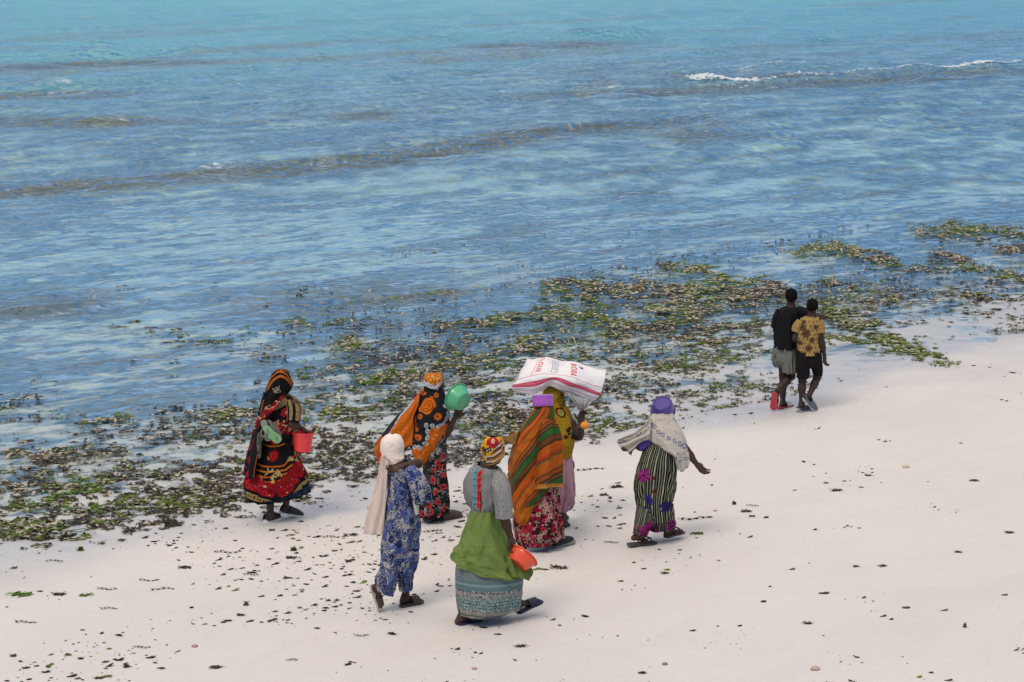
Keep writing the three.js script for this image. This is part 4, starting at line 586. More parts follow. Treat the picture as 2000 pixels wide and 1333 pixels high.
// ---- woman in the green wrap
{
  const F = frame(960, 1214, 'person', 'woman in grey blouse, green hip wrap and yellow headwrap, lowest in the picture', 'person', 'people walking along the beach'), L = F.L;
  makeBody(F, { head: L(963, 884, 0), face: [0.80, -0.1, -0.58], k: 0.95, neck: L(952, 914, 0.0), chest: L(946, 950, 0), hip: L(948, 1035, 0), girth: 1.1,
    arms: [[L(968, 938, 0.05), L(985, 1012, 0.17), L(998, 1052, 0.15), [0.08, -0.95, -0.05], [-0.55, 0, -0.6], 1, 0.55], [L(922, 938, -0.06), L(920, 980, -0.1), L(940, 1000, -0.22), [0.9, -0.2, -0.2], [0, 0, -1], 1, 0.5]],
    legs: [[L(930, 1045, 0.06), L(917, 1130, 0.05), L(901, 1208, 0.06), L(934, 1215, -0.02)], [L(965, 1045, -0.02), L(985, 1125, -0.1), L(1012, 1180, -0.06), L(1053, 1172, -0.16), [-0.3, 1, 0]]] });
  const sk = [[899, 1008, 1085, 0, 0.2], [890, 1020, 1112, 0, 0.215, { tilt: 6 }], [889, 1022, 1140, 0, 0.22, { fold: 0.006 }], [890, 1020, 1168, 0, 0.22, { fold: 0.008 }], [893, 1014, 1193, 0, 0.21, { tilt: -10, fold: 0.012 }]];
  part(F, 'skirt', loft(F, sk, { k: 7, hem: 0.02, seed: 25 }), cloth(inkLoft(F, sk, 1024, 1024, (c, k) => {
    c.fillStyle = '#8f938c'; c.fillRect(0, 0, 1024, 1024); const r = rng(51);
    const band = (y0, y1, col) => k.path([...lineX(y0, 5), ...lineX(y1, 5).reverse()], q => { q.fillStyle = col; q.fill(); }), lineX = (y, sag) => { const o = []; for (let x = 886; x <= 1026; x += 7) o.push([x, y + sag * Math.sin((x - 886) / 140 * Math.PI)]); return o; };
    band(1080, 1128, '#86908e'); band(1128, 1148, '#6e898b'); band(1133, 1138, '#94a6a4'); band(1148, 1151, '#3c5358'); band(1151, 1162, '#9a9891'); band(1162, 1186, '#5f7a79'); band(1186, 1194, '#9d9890'); band(1194, 1196, '#4c5552'); band(1196, 1230, '#96998a');
    for (let i = 0; i < 620; i++) { const x = 888 + r() * 136, y = 1150 + r() * 42; k.spot(x, y, q => { q.fillStyle = y > 1160 && y < 1186 ? ['#a9bdb6', '#2e4f55', '#7c9c98'][i % 3] : ['#c9c0b4', '#6c827f', '#b49e98'][i % 3]; q.beginPath(); q.moveTo(0, -1.8); q.lineTo(1.5, 0); q.lineTo(0, 1.8); q.lineTo(-1.5, 0); q.fill(); }); }
    for (let i = 0; i < 26; i++) for (let j = 0; j < 4; j++) k.spot(890 + i * 5.2 + (j & 1) * 2.6, 1164 + j * 6 + 5 * Math.sin(i / 26 * Math.PI), q => { q.strokeStyle = '#b8c6be'; q.lineWidth = 0.7; q.strokeRect(-1.3, -1.3, 2.6, 2.6); });
    for (let i = 0; i < 240; i++) k.spot(888 + r() * 136, 1105 + r() * 22, q => { q.fillStyle = ['#a3aaa6', '#6d7a7a'][i & 1]; q.fillRect(-1, -.5, 2.4, 1); });
    k.path([[905, 1108], [906, 1165]], q => { q.strokeStyle = '#3d6a68'; q.lineWidth = 8; q.stroke(); });
  })));
  const bl = [[931, 973, 910, 0.0, 0.105, { tilt: 8 }], [917, 981, 919, 0.0, 0.135, { tilt: 4 }], [908, 985, 936, 0, 0.155], [906, 984, 955, 0, 0.17, { fold: 0.01 }], [909, 982, 974, 0, 0.17, { fold: 0.014 }], [918, 975, 990, 0, 0.16, { fold: 0.012 }], [922, 970, 1000, 0, 0.155]];
  const grey = (c, w, h) => { c.fillStyle = '#96938f'; c.fillRect(0, 0, w, h); speck(c, w, h, 2600, 61, ['#5d5b5c', '#b9b5b0', '#77757a', '#cbc6c0', '#4a494c', '#a39d98'], 1, 3.4); };
  part(F, 'blouse', loft(F, bl, { k: 8, seed: 27, twist: 0.4 }), cloth(inkLoft(F, bl, 1024, 1024, (c, k) => {
    grey(c, 1024, 1024); const r = rng(8);
    for (let i = 0; i < 7; i++) { const y = 920 + i * 12, x = 937 - i * 0.3; k.spot(x - 8, y + 3, q => blossom(q, 5, 5, '#53a7b4', '#2a5560')); if (i % 2) k.spot(x + 7, y + 1, q => blossom(q, 4, 5, '#6aa89e', '#355a58')); k.spot(x - 13, y - 3, q => blossom(q, 3, 5, '#8fb3b4', '#557')); if (i < 6) k.spot(x, y + 4, q => { q.scale(0.85, 1.2); blossom(q, 5.6, 5, '#d2282c', '#b01a20', '#e2504c'); }); }
    k.path([[939, 960], [941, 985], [938, 1000]], q => { q.strokeStyle = '#7a1a1e'; q.lineWidth = k.s * 2; q.stroke(); });
  })));
  const gm = canvasTex(512, 512, grey); gm.repeat.set(0.8, 0.6);
  part(F, 'sleeve', sleeve([[L(968, 931, 0.05), 0.075], [L(979, 955, 0.13), 0.078], [L(984, 985, 0.16), 0.074], [L(985, 1012, 0.17), 0.070]], { seed: 11, fold: 0.009 }), cloth(gm, { color: lin(0.82, 0.82, 0.82) }));
  const wr = [[923, 969, 990, 0, 0.165], [915, 976, 1012, 0, 0.19, { fold: 0.01 }], [906, 986, 1040, 0, 0.215, { fold: 0.012 }], [896, 998, 1064, 0, 0.23, { fold: 0.014 }], [886, 1013, 1083, 0, 0.24, { tilt: 14, fold: 0.016 }], [882, 1025, 1098, 0, 0.24, { tilt: 24, sag: 4, fold: 0.018 }], [881, 1033, 1107, 0, 0.24, { tilt: 30, sag: 6, fold: 0.018 }]];
  part(F, 'wrap', loft(F, wr, { k: 9, hem: 0.03, seed: 29 }), cloth(inkLoft(F, wr, 512, 512, (c, k) => { c.fillStyle = '#84994f'; c.fillRect(0, 0, 512, 512); speck(c, 512, 512, 1600, 7, ['#7f944b', '#899f54', '#849a50', '#798e48'], 2, 7); for (const [a, b] of [[[918, 1045], [930, 1056]], [[928, 1058], [952, 1061]]]) k.path([a, b], q => { q.strokeStyle = '#a8bf86'; q.lineWidth = 5; q.globalAlpha = 0.5; q.stroke(); q.globalAlpha = 1; }); })));
  part(F, 'wrap_corner', drape(F, [[[990, 1085, 0.2], [1010, 1095, 0.15], [1028, 1100, 0.08]], [[995, 1110, 0.22], [1015, 1118, 0.17], [1040, 1118, 0.10]], [[1002, 1128, 0.23], [1018, 1130, 0.19], [1030, 1134, 0.13]]], { nu: 20, nv: 20, fold: 0.012 }), cloth(canvasTex(64, 64, (c) => { c.fillStyle = '#7a8f49'; c.fillRect(0, 0, 64, 64); })));
  const hw = [[955, 972, 853, 0, 0.03], [945, 981, 859, 0, 0.075], [940.5, 985, 869, 0, 0.1], [940, 986, 879, 0, 0.105], [942, 986, 888, 0, 0.105, { tilt: -4 }], [945, 985, 896, 0, 0.1, { tilt: -10 }], [950, 981, 902, 0, 0.085, { tilt: -14 }]];
  part(F, 'headwrap', loft(F, hw, { k: 7, seed: 31, fold: 0.006, n: 72 }), cloth(inkLoft(F, hw, 512, 512, (c, k) => {
    c.fillStyle = '#eeb02a'; c.fillRect(0, 0, 512, 512); const r = rng(13);
    for (let i = 0; i < 12; i++) k.path(spl([[948 + i * 0.2, 905 - i * 2.6], [965, 903 - i * 2.8], [980, 894 - i * 3.2], [990, 880 - i * 3]]), q => { q.strokeStyle = ['#2a2426', '#d9d2d6', '#c98a2a', '#6a3a4a'][i % 4]; q.lineWidth = k.s * 2; q.stroke(); });
    k.path([[938, 855], [952, 852], [962, 866], [964, 880], [956, 890], [944, 902], [936, 892]], q => { q.fillStyle = '#efaf24'; q.fill(); });
    k.spot(963, 861, q => { blossom(q, 11, 9, '#c3203a', '#f0a888', '#8a1028'); blossom(q, 4, 5, '#f4c8a0', '#c05030'); });
    for (const [x, y] of [[945, 886], [951, 880], [956, 877], [944, 877]]) k.spot(x, y, q => blossom(q, 4.5, 5, '#23202c', '#dfe3ee'));
    k.spot(947, 893, q => blossom(q, 4, 5, '#e4dfe4', '#4a4a66'));
  })));
  const t0 = L(899, 1220, 0.08), t1 = L(935, 1214, -0.03); footwear(F, 'slide', [t0[0], 0.022, t0[2]], [t1[0], 0.022, t1[2]], [0, 1, 0], navy, navy, ['sandal', 'strap'], 0.10);
  footwear(F, 'slide', L(1016, 1193, -0.05), L(1053, 1174, -0.15), [-0.32, 1, 0], navy, navy, ['sandal', 'strap'], 0.11);
  const G = new THREE.Group(); G.name = numbered('basin'); G.position.set(...vadd(L(1017, 1094, 0.16), F.p)); scene.add(G); tag(G, 'orange red plastic basin hanging from the hand of the woman in green', 'basin');
  G.quaternion.setFromUnitVectors(V(0, 1, 0), V(0.56, 0.62, -0.55).normalize()); basinParts(G, plain(0.80, 0.085, 0.028, 0.34, { clearcoat: 0.2 }), 0.128, 0.092, 0.105);
}

// ---- woman in the orange striped shawl
{
  const F = frame(1060, 1071, 'person', 'woman in an orange and green striped shawl with a lilac tub on her head', 'person', 'people walking along the beach'), L = F.L;
  makeBody(F, { head: L(1062, 812, 0), face: [0.8, -0.06, -0.6], k: 0.92, neck: L(1058, 838, 0), chest: L(1054, 868, 0), hip: L(1053, 940, 0), girth: 1.05,
    arms: [[L(1078, 855, 0.12), L(1082, 900, 0.14), L(1075, 915, -0.1), [-0.2, 0.2, -1], [0, -1, 0], 1, 0.6], [L(1030, 855, -0.1), L(1018, 900, -0.12), L(1035, 905, -0.2), [0.8, 0, -0.5], [0, 0, -1], 1, 0.5]],
    legs: [[L(1040, 950, 0.05), L(1035, 1010, 0.05), L(1033, 1062, 0.06), L(1056, 1072, -0.02)], [L(1064, 950, -0.02), L(1075, 1010, -0.08), L(1086, 1055, -0.04), L(1116, 1060, -0.12), [-0.1, 1, 0]]] });
  const sk = [[1018, 1095, 930, 0, 0.18], [1010, 1096, 965, 0, 0.2], [1004, 1098, 1000, 0, 0.21, { fold: 0.012 }], [1003, 1101, 1030, 0, 0.215, { fold: 0.016, tilt: -4 }], [1012, 1102, 1056, 0, 0.2, { fold: 0.018, tilt: -14 }]];
  part(F, 'skirt', loft(F, sk, { k: 9, hem: 0.03, seed: 33, twist: 0.5 }), cloth(printTex(95, 126, 5, (c, w, h) => { c.fillStyle = '#a98a80'; c.fillRect(0, 0, w, h); const n = w * h / 100; wrapDots(c, w, h, n * 1.5, 3, (q, r) => { q.scale(1.2, 0.9); q.rotate(r() * 6); blossom(q, 4 + r() * 4.5, 5, ['#7c142c', '#a81a36', '#4c1020', '#c42642', '#34101c'][Math.floor(r() * 5)], '#380a16'); }); wrapDots(c, w, h, n * 1.3, 4, (q, r) => leafSpray(q, 6, ['#3e141e', '#d0b8a8', '#241014', '#bfa294'][Math.floor(r() * 4)], r)); wrapDots(c, w, h, n * 0.6, 5, (q, r) => blossom(q, 2.5 + r() * 3, 5, ['#d02c48', '#d8a898', '#98142a'][Math.floor(r() * 3)], '#5a0e1c')); })));
  const stripes = (c, w, h, slope, per = 560) => {   // woven stripes running across a slant
    const seq = [['#d0681c', 54], ['#70482a', 12], ['#b8561c', 18], ['#5e4028', 16], ['#84603a', 10], ['#553820', 12], ['#2c6e30', 34], ['#5e4028', 12], ['#8c4826', 12], ['#6a4a2c', 12], ['#4c3420', 10], ['#d4641a', 44], ['#c0441c', 16], ['#7e5028', 12], ['#a8742c', 8]], tot = seq.reduce((a, s) => a + s[1], 0);
    c.save(); c.transform(1, slope, 0, 1, 0, 0); for (let y = -h * 3, i = 0; y < h * 4; i++) { const s = seq[i % seq.length], hh = s[1] * per / tot; c.fillStyle = s[0]; c.fillRect(-w, y, w * 3, hh + 1); y += hh; } c.restore();
    const r = rng(9); for (let i = 0; i < 2600; i++) { c.fillStyle = r() < .5 ? 'rgba(60,30,10,0.10)' : 'rgba(255,200,120,0.09)'; c.fillRect(r() * w, r() * h, 1 + r() * 2, 6 + r() * 20); }
  };
  const sh = [[1050, 1077, 788, 0, 0.075], [1043, 1083, 799, 0, 0.11], [1030, 1085, 817, 0, 0.14], [1014, 1089, 838, 0, 0.175, { fold: 0.012 }], [1005, 1095, 858, 0, 0.205, { fold: 0.014 }], [999, 1097, 882, 0, 0.23, { fold: 0.016 }], [995, 1096, 912, 0, 0.235, { fold: 0.018 }], [994, 1093, 938, 0, 0.235, { tilt: 4, fold: 0.018 }], [996, 1076, 965, 0.02, 0.22, { tilt: 0, fold: 0.018 }], [1000, 1060, 990, 0.04, 0.18, { fold: 0.016, tilt: -8 }], [1006, 1046, 1010, 0.06, 0.14, { fold: 0.014, tilt: -10 }], [1014, 1032, 1022, 0.08, 0.10, { tilt: -6 }]];
  const shT = canvasTex(1024, 1024, (c, w, h) => { stripes(c, w, h, -0.95, 520); c.fillStyle = '#9a6a38'; c.globalAlpha = 0.75; c.beginPath(); c.moveTo(0, 0); c.lineTo(150, 0); c.quadraticCurveTo(110, 500, 190, 1024); c.lineTo(0, 1024); c.fill(); c.globalAlpha = 1; c.fillStyle = '#c4701e'; c.beginPath(); c.moveTo(0, 900); c.lineTo(1024, 780); c.lineTo(1024, 1024); c.lineTo(0, 1024); c.fill(); });
  part(F, 'shawl', loft(F, sh, { k: 6, seed: 35, twist: -0.5, n: 110 }), cloth(shT));
  // second fold of the shawl over the right side, fringed
  const flapT = canvasTex(512, 512, (c, w, h) => { stripes(c, w, h, -0.22, 380); c.fillStyle = '#c98432'; c.fillRect(0, 470, w, 42); c.fillStyle = '#e0b070'; for (let i = 0; i < 90; i++) c.fillRect(i * 5.7, 492, 2.4, 20); });
  part(F, 'shawl_fold', drape(F, [[[1058, 822, 0.20], [1075, 820, 0.19], [1089, 832, 0.10]], [[1054, 850, 0.235], [1077, 846, 0.225], [1097, 856, 0.10]], [[1050, 885, 0.25], [1075, 884, 0.25], [1098, 886, 0.11]], [[1046, 922, 0.255], [1073, 922, 0.26], [1097, 922, 0.12]], [[1044, 957, 0.26], [1072, 954, 0.27], [1096, 952, 0.13]]], { fold: 0.014, k: 2, seed: 3, nu: 40, nv: 56 }), cloth(flapT));
  part(F, 'shawl_tip', drape(F, [[[1012, 842, 0.06], [1004, 846, 0.0], [996, 853, -0.06]], [[1008, 858, 0.10], [995, 860, 0.0], [979, 857, -0.1]], [[1003, 870, 0.12], [995, 867, 0.0], [983, 861, -0.09]]], { fold: 0.006, k: 2, nu: 20, nv: 20 }), cloth(canvasTex(64, 64, (c) => { stripes(c, 64, 64, 0.3, 90); })));
  const g0 = L(1086, 1066, -0.01), g1 = L(1117, 1060, -0.11); footwear(F, 'shoe', [g0[0], 0.035, g0[2]], [g1[0], 0.05, g1[2]], [-0.08, 1, 0], plain(0.25, 0.24, 0.23), dk, ['shoe', 'shoe_upper'], 0.10);
  const h0 = L(1030, 1073, 0.09), h1 = L(1056, 1076, 0.0); footwear(F, 'shoe', [h0[0], 0.024, h0[2]], [h1[0], 0.024, h1[2]], [0, 1, 0], soleWhite, plain(0.55, 0.53, 0.5), ['shoe', 'shoe_upper'], 0.095);
  const T = new THREE.Group(); T.name = numbered('tub'); T.position.set(...vadd(L(1060, 783, 0.0), F.p)); T.rotation.set(-0.26, 0, 0.03); scene.add(T); tag(T, 'lilac plastic tub carried on the head of the woman in stripes', 'tub');
  const lil = plain(0.42, 0.10, 0.48, 0.4, { clearcoat: 0.15 });
  mesh('tub_wall', new THREE.LatheGeometry([[0, -0.056], [0.090, -0.056], [0.094, -0.050], [0.099, -0.01], [0.098, 0.045], [0.094, 0.045], [0.089, -0.046], [0, -0.05]].map(p => new THREE.Vector2(...p)), 48), lil, T);
  mesh('rim', new THREE.LatheGeometry([[0.094, 0.042], [0.094, 0.056], [0.101, 0.057], [0.103, 0.052], [0.101, 0.044], [0.096, 0.041]].map(p => new THREE.Vector2(...p)), 48), plain(0.50, 0.24, 0.58, 0.4), T);
  const bands = []; for (let i = 0; i < 26; i++) { const a = i / 26 * 6.283; bands.push(new THREE.CylinderGeometry(0.006, 0.006, 0.004, 8).rotateX(Math.PI / 2).translate(0, 0.026, 0.0965).rotateY(a)); } for (const y of [0.012, -0.02, -0.04]) bands.push(new THREE.TorusGeometry(0.0962, 0.0018, 6, 48).rotateX(Math.PI / 2).translate(0, y, 0));
  mesh('moulded_band', mergeGeometries(bands), plain(0.24, 0.06, 0.38, 0.5), T);
}

// ---- woman with the sack
{
  const F = frame(1101, 1030, 'person', 'woman in a yellow scarf and pink skirt under a flour sack, behind the striped shawl', 'person', 'people walking along the beach'), L = F.L;
  makeBody(F, { head: L(1081, 780, 0), face: [0.82, -0.04, -0.57], k: 0.95, neck: L(1085, 805, 0), chest: L(1098, 832, 0), hip: L(1098, 905, 0),
    arms: [[L(1115, 828, 0.06), L(1131, 853, 0.08), L(1135.5, 826, 0.06), [0.05, 0.98, 0], [-0.5, 0, -0.8], 1, 0.55], [L(1084, 825, -0.1), L(1072, 860, -0.15), L(1080, 830, -0.25), [0, 1, 0], [0, 0, 1], -1, 0.5]],
    legs: [[L(1092, 910, 0.03), L(1094, 965, 0.05), L(1098, 1019, 0.05), L(1106, 1028, -0.05)], [L(1106, 910, -0.03), L(1104, 965, -0.1), L(1090, 1015, -0.2), L(1104, 1020, -0.32)]] });
  const sk = [[1090, 1117, 880, 0, 0.15], [1087, 1120, 910, 0, 0.165], [1085, 1124, 940, 0, 0.175, { fold: 0.016 }], [1084, 1124, 965, 0, 0.175, { fold: 0.02 }], [1084, 1117, 987, 0, 0.16, { fold: 0.02, tilt: 4 }], [1085, 1109, 994, 0, 0.145, { fold: 0.02, tilt: 6 }]];
  part(F, 'skirt', loft(F, sk, { k: 8, hem: 0.03, seed: 41, twist: 0.4 }), cloth(canvasTex(64, 64, (c, w, h) => { c.fillStyle = '#d3a3ae'; c.fillRect(0, 0, w, h); speck(c, w, h, 160, 3, ['#d6a8b2', '#cf9da9'], 2, 5); })));
  const sc = [[1072, 1082, 755, 0, 0.04], [1063, 1098, 762, 0, 0.09], [1060, 1103, 774, 0, 0.108], [1062, 1104, 786, 0, 0.112], [1070, 1110, 798, 0, 0.12], [1076, 1116, 812, 0, 0.15], [1080, 1121, 832, 0, 0.172], [1082, 1123, 852, 0, 0.18, { fold: 0.01 }], [1084, 1121, 870, 0, 0.18, { fold: 0.01 }], [1089, 1118, 888, 0, 0.17, { fold: 0.01 }]];
  part(F, 'scarf', loft(F, sc, { k: 6, seed: 43 }), cloth(inkLoft(F, sc, 1024, 1024, (c, k) => {
    c.fillStyle = '#c49a22'; c.fillRect(0, 0, 1024, 1024); speck(c, 1024, 1024, 1800, 4, ['#dcb43a', '#a87e18', '#8a8a2c', '#e2c050', '#b08a1e'], 2, 7);
    c.strokeStyle = '#8a6a18'; c.lineWidth = 2; for (let i = 0; i < 60; i++) { c.beginPath(); c.moveTo(0, i * 20); c.lineTo(1024, i * 20 + 60); c.stroke(); c.beginPath(); c.moveTo(i * 18, 0); c.lineTo(i * 18 + 40, 1024); c.stroke(); }
    const bars = (a, b, n, len, dx, dy) => { for (let i = 0; i <= n; i++) { const x = lerp(a[0], b[0], i / n), y = lerp(a[1], b[1], i / n); k.path([[x, y], [x + dx, y + dy]], q => { q.strokeStyle = '#2a1f12'; q.lineWidth = k.s * 1.9; q.stroke(); }); } };
    bars([1086, 780], [1096, 800], 6, 0, 12, -14); bars([1090, 762], [1102, 776], 4, 0, 6, 10); bars([1094, 872], [1120, 870], 6, 0, -1, 19);
    k.spot(1095, 806, q => { q.strokeStyle = '#5a1a1c'; q.lineWidth = 3; q.beginPath(); q.arc(0, 0, 8, 0, 6.3); q.stroke(); blossom(q, 6, 6, '#9ca84a', '#6c8a3c'); });
    const r = rng(6); for (let i = 0; i < 14; i++) k.spot(1104 + r() * 16, 836 + r() * 18, q => blossom(q, 2 + r() * 2.4, 5, ['#6a1f1c', '#7a9a48', '#3a1a18'][i % 3], '#2a1210'));
  })));
  part(F, 'sleeve', sleeve([[L(1114, 835, 0.06), 0.045], [L(1125, 849, 0.08), 0.046], [L(1130.5, 850, 0.08), 0.045], [L(1132, 836, 0.07), 0.040]], { seed: 12 }), plain(0.012, 0.011, 0.012));
  const s0 = L(1092, 1028, 0.07), s1 = L(1106, 1031, -0.06); footwear(F, 'shoe', [s0[0], 0.024, s0[2]], [s1[0], 0.024, s1[2]], [0, 1, 0], dk, dk, ['shoe', 'shoe_upper'], 0.095);
  const u0 = L(1086, 1022, -0.2), u1 = L(1104, 1024, -0.32); footwear(F, 'shoe', [u0[0], 0.024, u0[2]], [u1[0], 0.024, u1[2]], [0, 1, 0], dk, dk, ['shoe', 'shoe_upper'], 0.095);
  const O = new THREE.Group(); O.name = numbered('orange'); O.position.set(...vadd(L(1141.5, 831.5, 0.07), F.p)); scene.add(O); tag(O, 'round bright orange fruit held beneath the sack corner', 'fruit');
  { const g = new THREE.SphereGeometry(0.046, 32, 24), p = g.attributes.position; for (let i = 0; i < p.count; i++) { const v = V(p.getX(i), p.getY(i), p.getZ(i)), k = 1 + 0.012 * (fbm(v.x * 90, v.y * 90 + v.z * 60, 3) - .5) - 0.06 * Math.exp(-((v.x ** 2 + v.z ** 2) / 0.0001)) * (v.y > 0 ? 1 : 0.4); p.setXYZ(i, v.x * k, v.y * 0.97 * k, v.z * k); } g.computeVertexNormals(); mesh('peel', g, plain(0.85, 0.30, 0.02, 0.5), O); mesh('stalk_end', new THREE.CylinderGeometry(0.004, 0.005, 0.006, 8).translate(0, 0.042, 0), plain(0.12, 0.14, 0.03), O); }
  // the sack
  const S = new THREE.Group(); S.name = numbered('flour_sack'); S.position.set(...F.p); scene.add(S); tag(S, 'white woven flour sack with pink stripes carried on a head', 'sack');
  const top = [[[1033, 700, -0.14], [1062, 699.5, -0.16], [1096, 703, -0.16], [1136, 711, -0.15], [1184, 722, -0.10]], [[1021, 720, 0.0], [1056, 717, 0.03], [1096, 719, 0.03], [1138, 729, 0.02], [1181, 740, -0.03]], [[1006, 745, 0.08], [1048, 736, 0.14], [1090, 733, 0.16], [1134, 747, 0.13], [1174, 762, 0.02]], [[999, 757, 0.09], [1042, 755, 0.155], [1082, 743, 0.17], [1120, 757, 0.15], [1170, 773, 0.03]], [[1003, 764, 0.07], [1036, 769, 0.12], [1072, 754, 0.14], [1106, 766, 0.12], [1160, 783, 0.03]]];
  const under = [top[4], [[1003, 763, 0.02], [1040, 768, 0.0], [1074, 757, 0.0], [1106, 765, 0.0], [1158, 781, -0.02]], [[1008, 752, -0.1], [1048, 752, -0.16], [1080, 748, -0.18], [1118, 754, -0.17], [1166, 765, -0.08]], [[1022, 722, -0.16], [1056, 724, -0.24], [1092, 724, -0.26], [1130, 732, -0.24], [1178, 742, -0.12]], top[0]];
  const FS = { L: (x, y, z) => L(x, y, z) };
  const sackT = canvasTex(1024, 768, (c, w, h) => {   // u along the sack, v from its far edge down to the near bottom edge
    c.fillStyle = '#e9e4e2'; c.fillRect(0, 0, w, h); const r = rng(2); for (let i = 0; i < 128; i++) { c.fillStyle = i & 1 ? 'rgba(200,190,190,0.16)' : 'rgba(255,255,255,0.16)'; c.fillRect(0, i * 6, w, 3); c.fillRect(i * 8, 0, 4, h); }
    const row = (v, th, col, wob = 0) => { c.strokeStyle = col; c.lineWidth = th; c.beginPath(); for (let i = 0; i <= 40; i++) c.lineTo(i / 40 * w, v * h + wob * Math.sin(i * 0.3)); c.stroke(); };
    row(0.455, 14, '#d5818f'); row(0.68, 112, '#cf566c', 2); row(0.665, 12, '#e08090', 2); row(0.86, 14, '#d68a97'); row(0.81, 3, '#e2b0b8');
    c.save(); c.translate(236, 6); c.rotate(Math.PI / 2); c.fillStyle = '#c8303c'; c.font = 'bold 92px sans-serif'; c.textBaseline = 'middle'; c.fillText('FLOUR', 0, -6, 318); c.fillRect(0, 46, 330, 5); c.fillStyle = '#d87078'; c.fillRect(0, 62, 330, 4); c.restore();
    c.save(); c.translate(664, 8); c.rotate(Math.PI / 2); c.fillStyle = '#c8303c'; c.font = 'bold 96px sans-serif'; c.textBaseline = 'middle'; c.fillText('BORA', 50, 0, 270); c.restore();
    // printed emblem: a sheaf with two sprays
    c.strokeStyle = '#5d5a86'; c.lineWidth = 6; c.beginPath(); c.moveTo(400, 40); c.lineTo(412, 300); c.lineTo(470, 300); c.lineTo(474, 40); c.stroke(); c.lineWidth = 4; for (const x of [425, 440, 455]) { c.beginPath(); c.moveTo(x, 30); c.lineTo(x, 250); c.stroke(); } for (const s of [-1, 1]) for (let i = 0; i < 4; i++) { c.beginPath(); c.arc(438, 30, 66 + i * 20, s < 0 ? 1.9 : 0.1, s < 0 ? 3.0 : 1.25); c.setLineDash([7, 5]); c.strokeStyle = '#6a6796'; c.stroke(); } c.setLineDash([]);
    c.fillStyle = '#5a4a8c'; c.beginPath(); c.arc(756, 96, 26, 0, 6.3); c.fill(); c.fillStyle = '#e9e4e2'; c.beginPath(); c.arc(752, 78, 17, 0, 6.3); c.fill();
    c.fillStyle = '#6a6486'; c.font = '26px sans-serif'; 
  });
  const sackM = cloth(sackT, { roughness: 0.6, bumpScale: 0.012, color: lin(0.95, 0.95, 0.95) });
  const tg = drape(FS, top, { nu: 70, nv: 56, fold: 0.010, k: 3, seed: 4, th: 0.003 }), ug = drape(FS, under, { nu: 50, nv: 40, fold: 0.008, k: 3, seed: 4, th: 0.003 });
  mesh('sack_cloth', tg, sackM, S); mesh('sack_underside', ug, plain(0.72, 0.68, 0.66, 0.7), S);
  for (const e of [0, 4]) mesh('sack_end', drape(FS, [[top[0][e], top[1][e], top[2][e], top[4][e]].map(q => [q[0] + (e ? 0 : 0.5), q[1], q[2]]), [under[4][e], under[3][e], under[2][e], under[0][e]].map(q => [q[0] + (e ? 0.2 : 0.3), q[1], q[2]])], { nu: 24, nv: 8, fold: 0.003 }), plain(0.74, 0.71, 0.69, 0.7), S);
  mesh('gathered_corner', drape(FS, [[[1100, 764, 0.12], [1116, 770, 0.13], [1138, 778, 0.08], [1160, 783, 0.03]], [[1111, 776, 0.11], [1124, 782, 0.12], [1140, 786, 0.09], [1153, 789, 0.05]], [[1122, 789, 0.08], [1130, 792, 0.10], [1139, 793, 0.08], [1146, 794, 0.06]], [[1130, 801, 0.07], [1133, 802, 0.075], [1136, 802, 0.07], [1139, 801, 0.06]]], { nu: 40, nv: 30, fold: 0.010, k: 5, seed: 6 }), cloth(canvasTex(64, 64, (c) => { c.fillStyle = '#ddd6d2'; c.fillRect(0, 0, 64, 64); })), S);
}

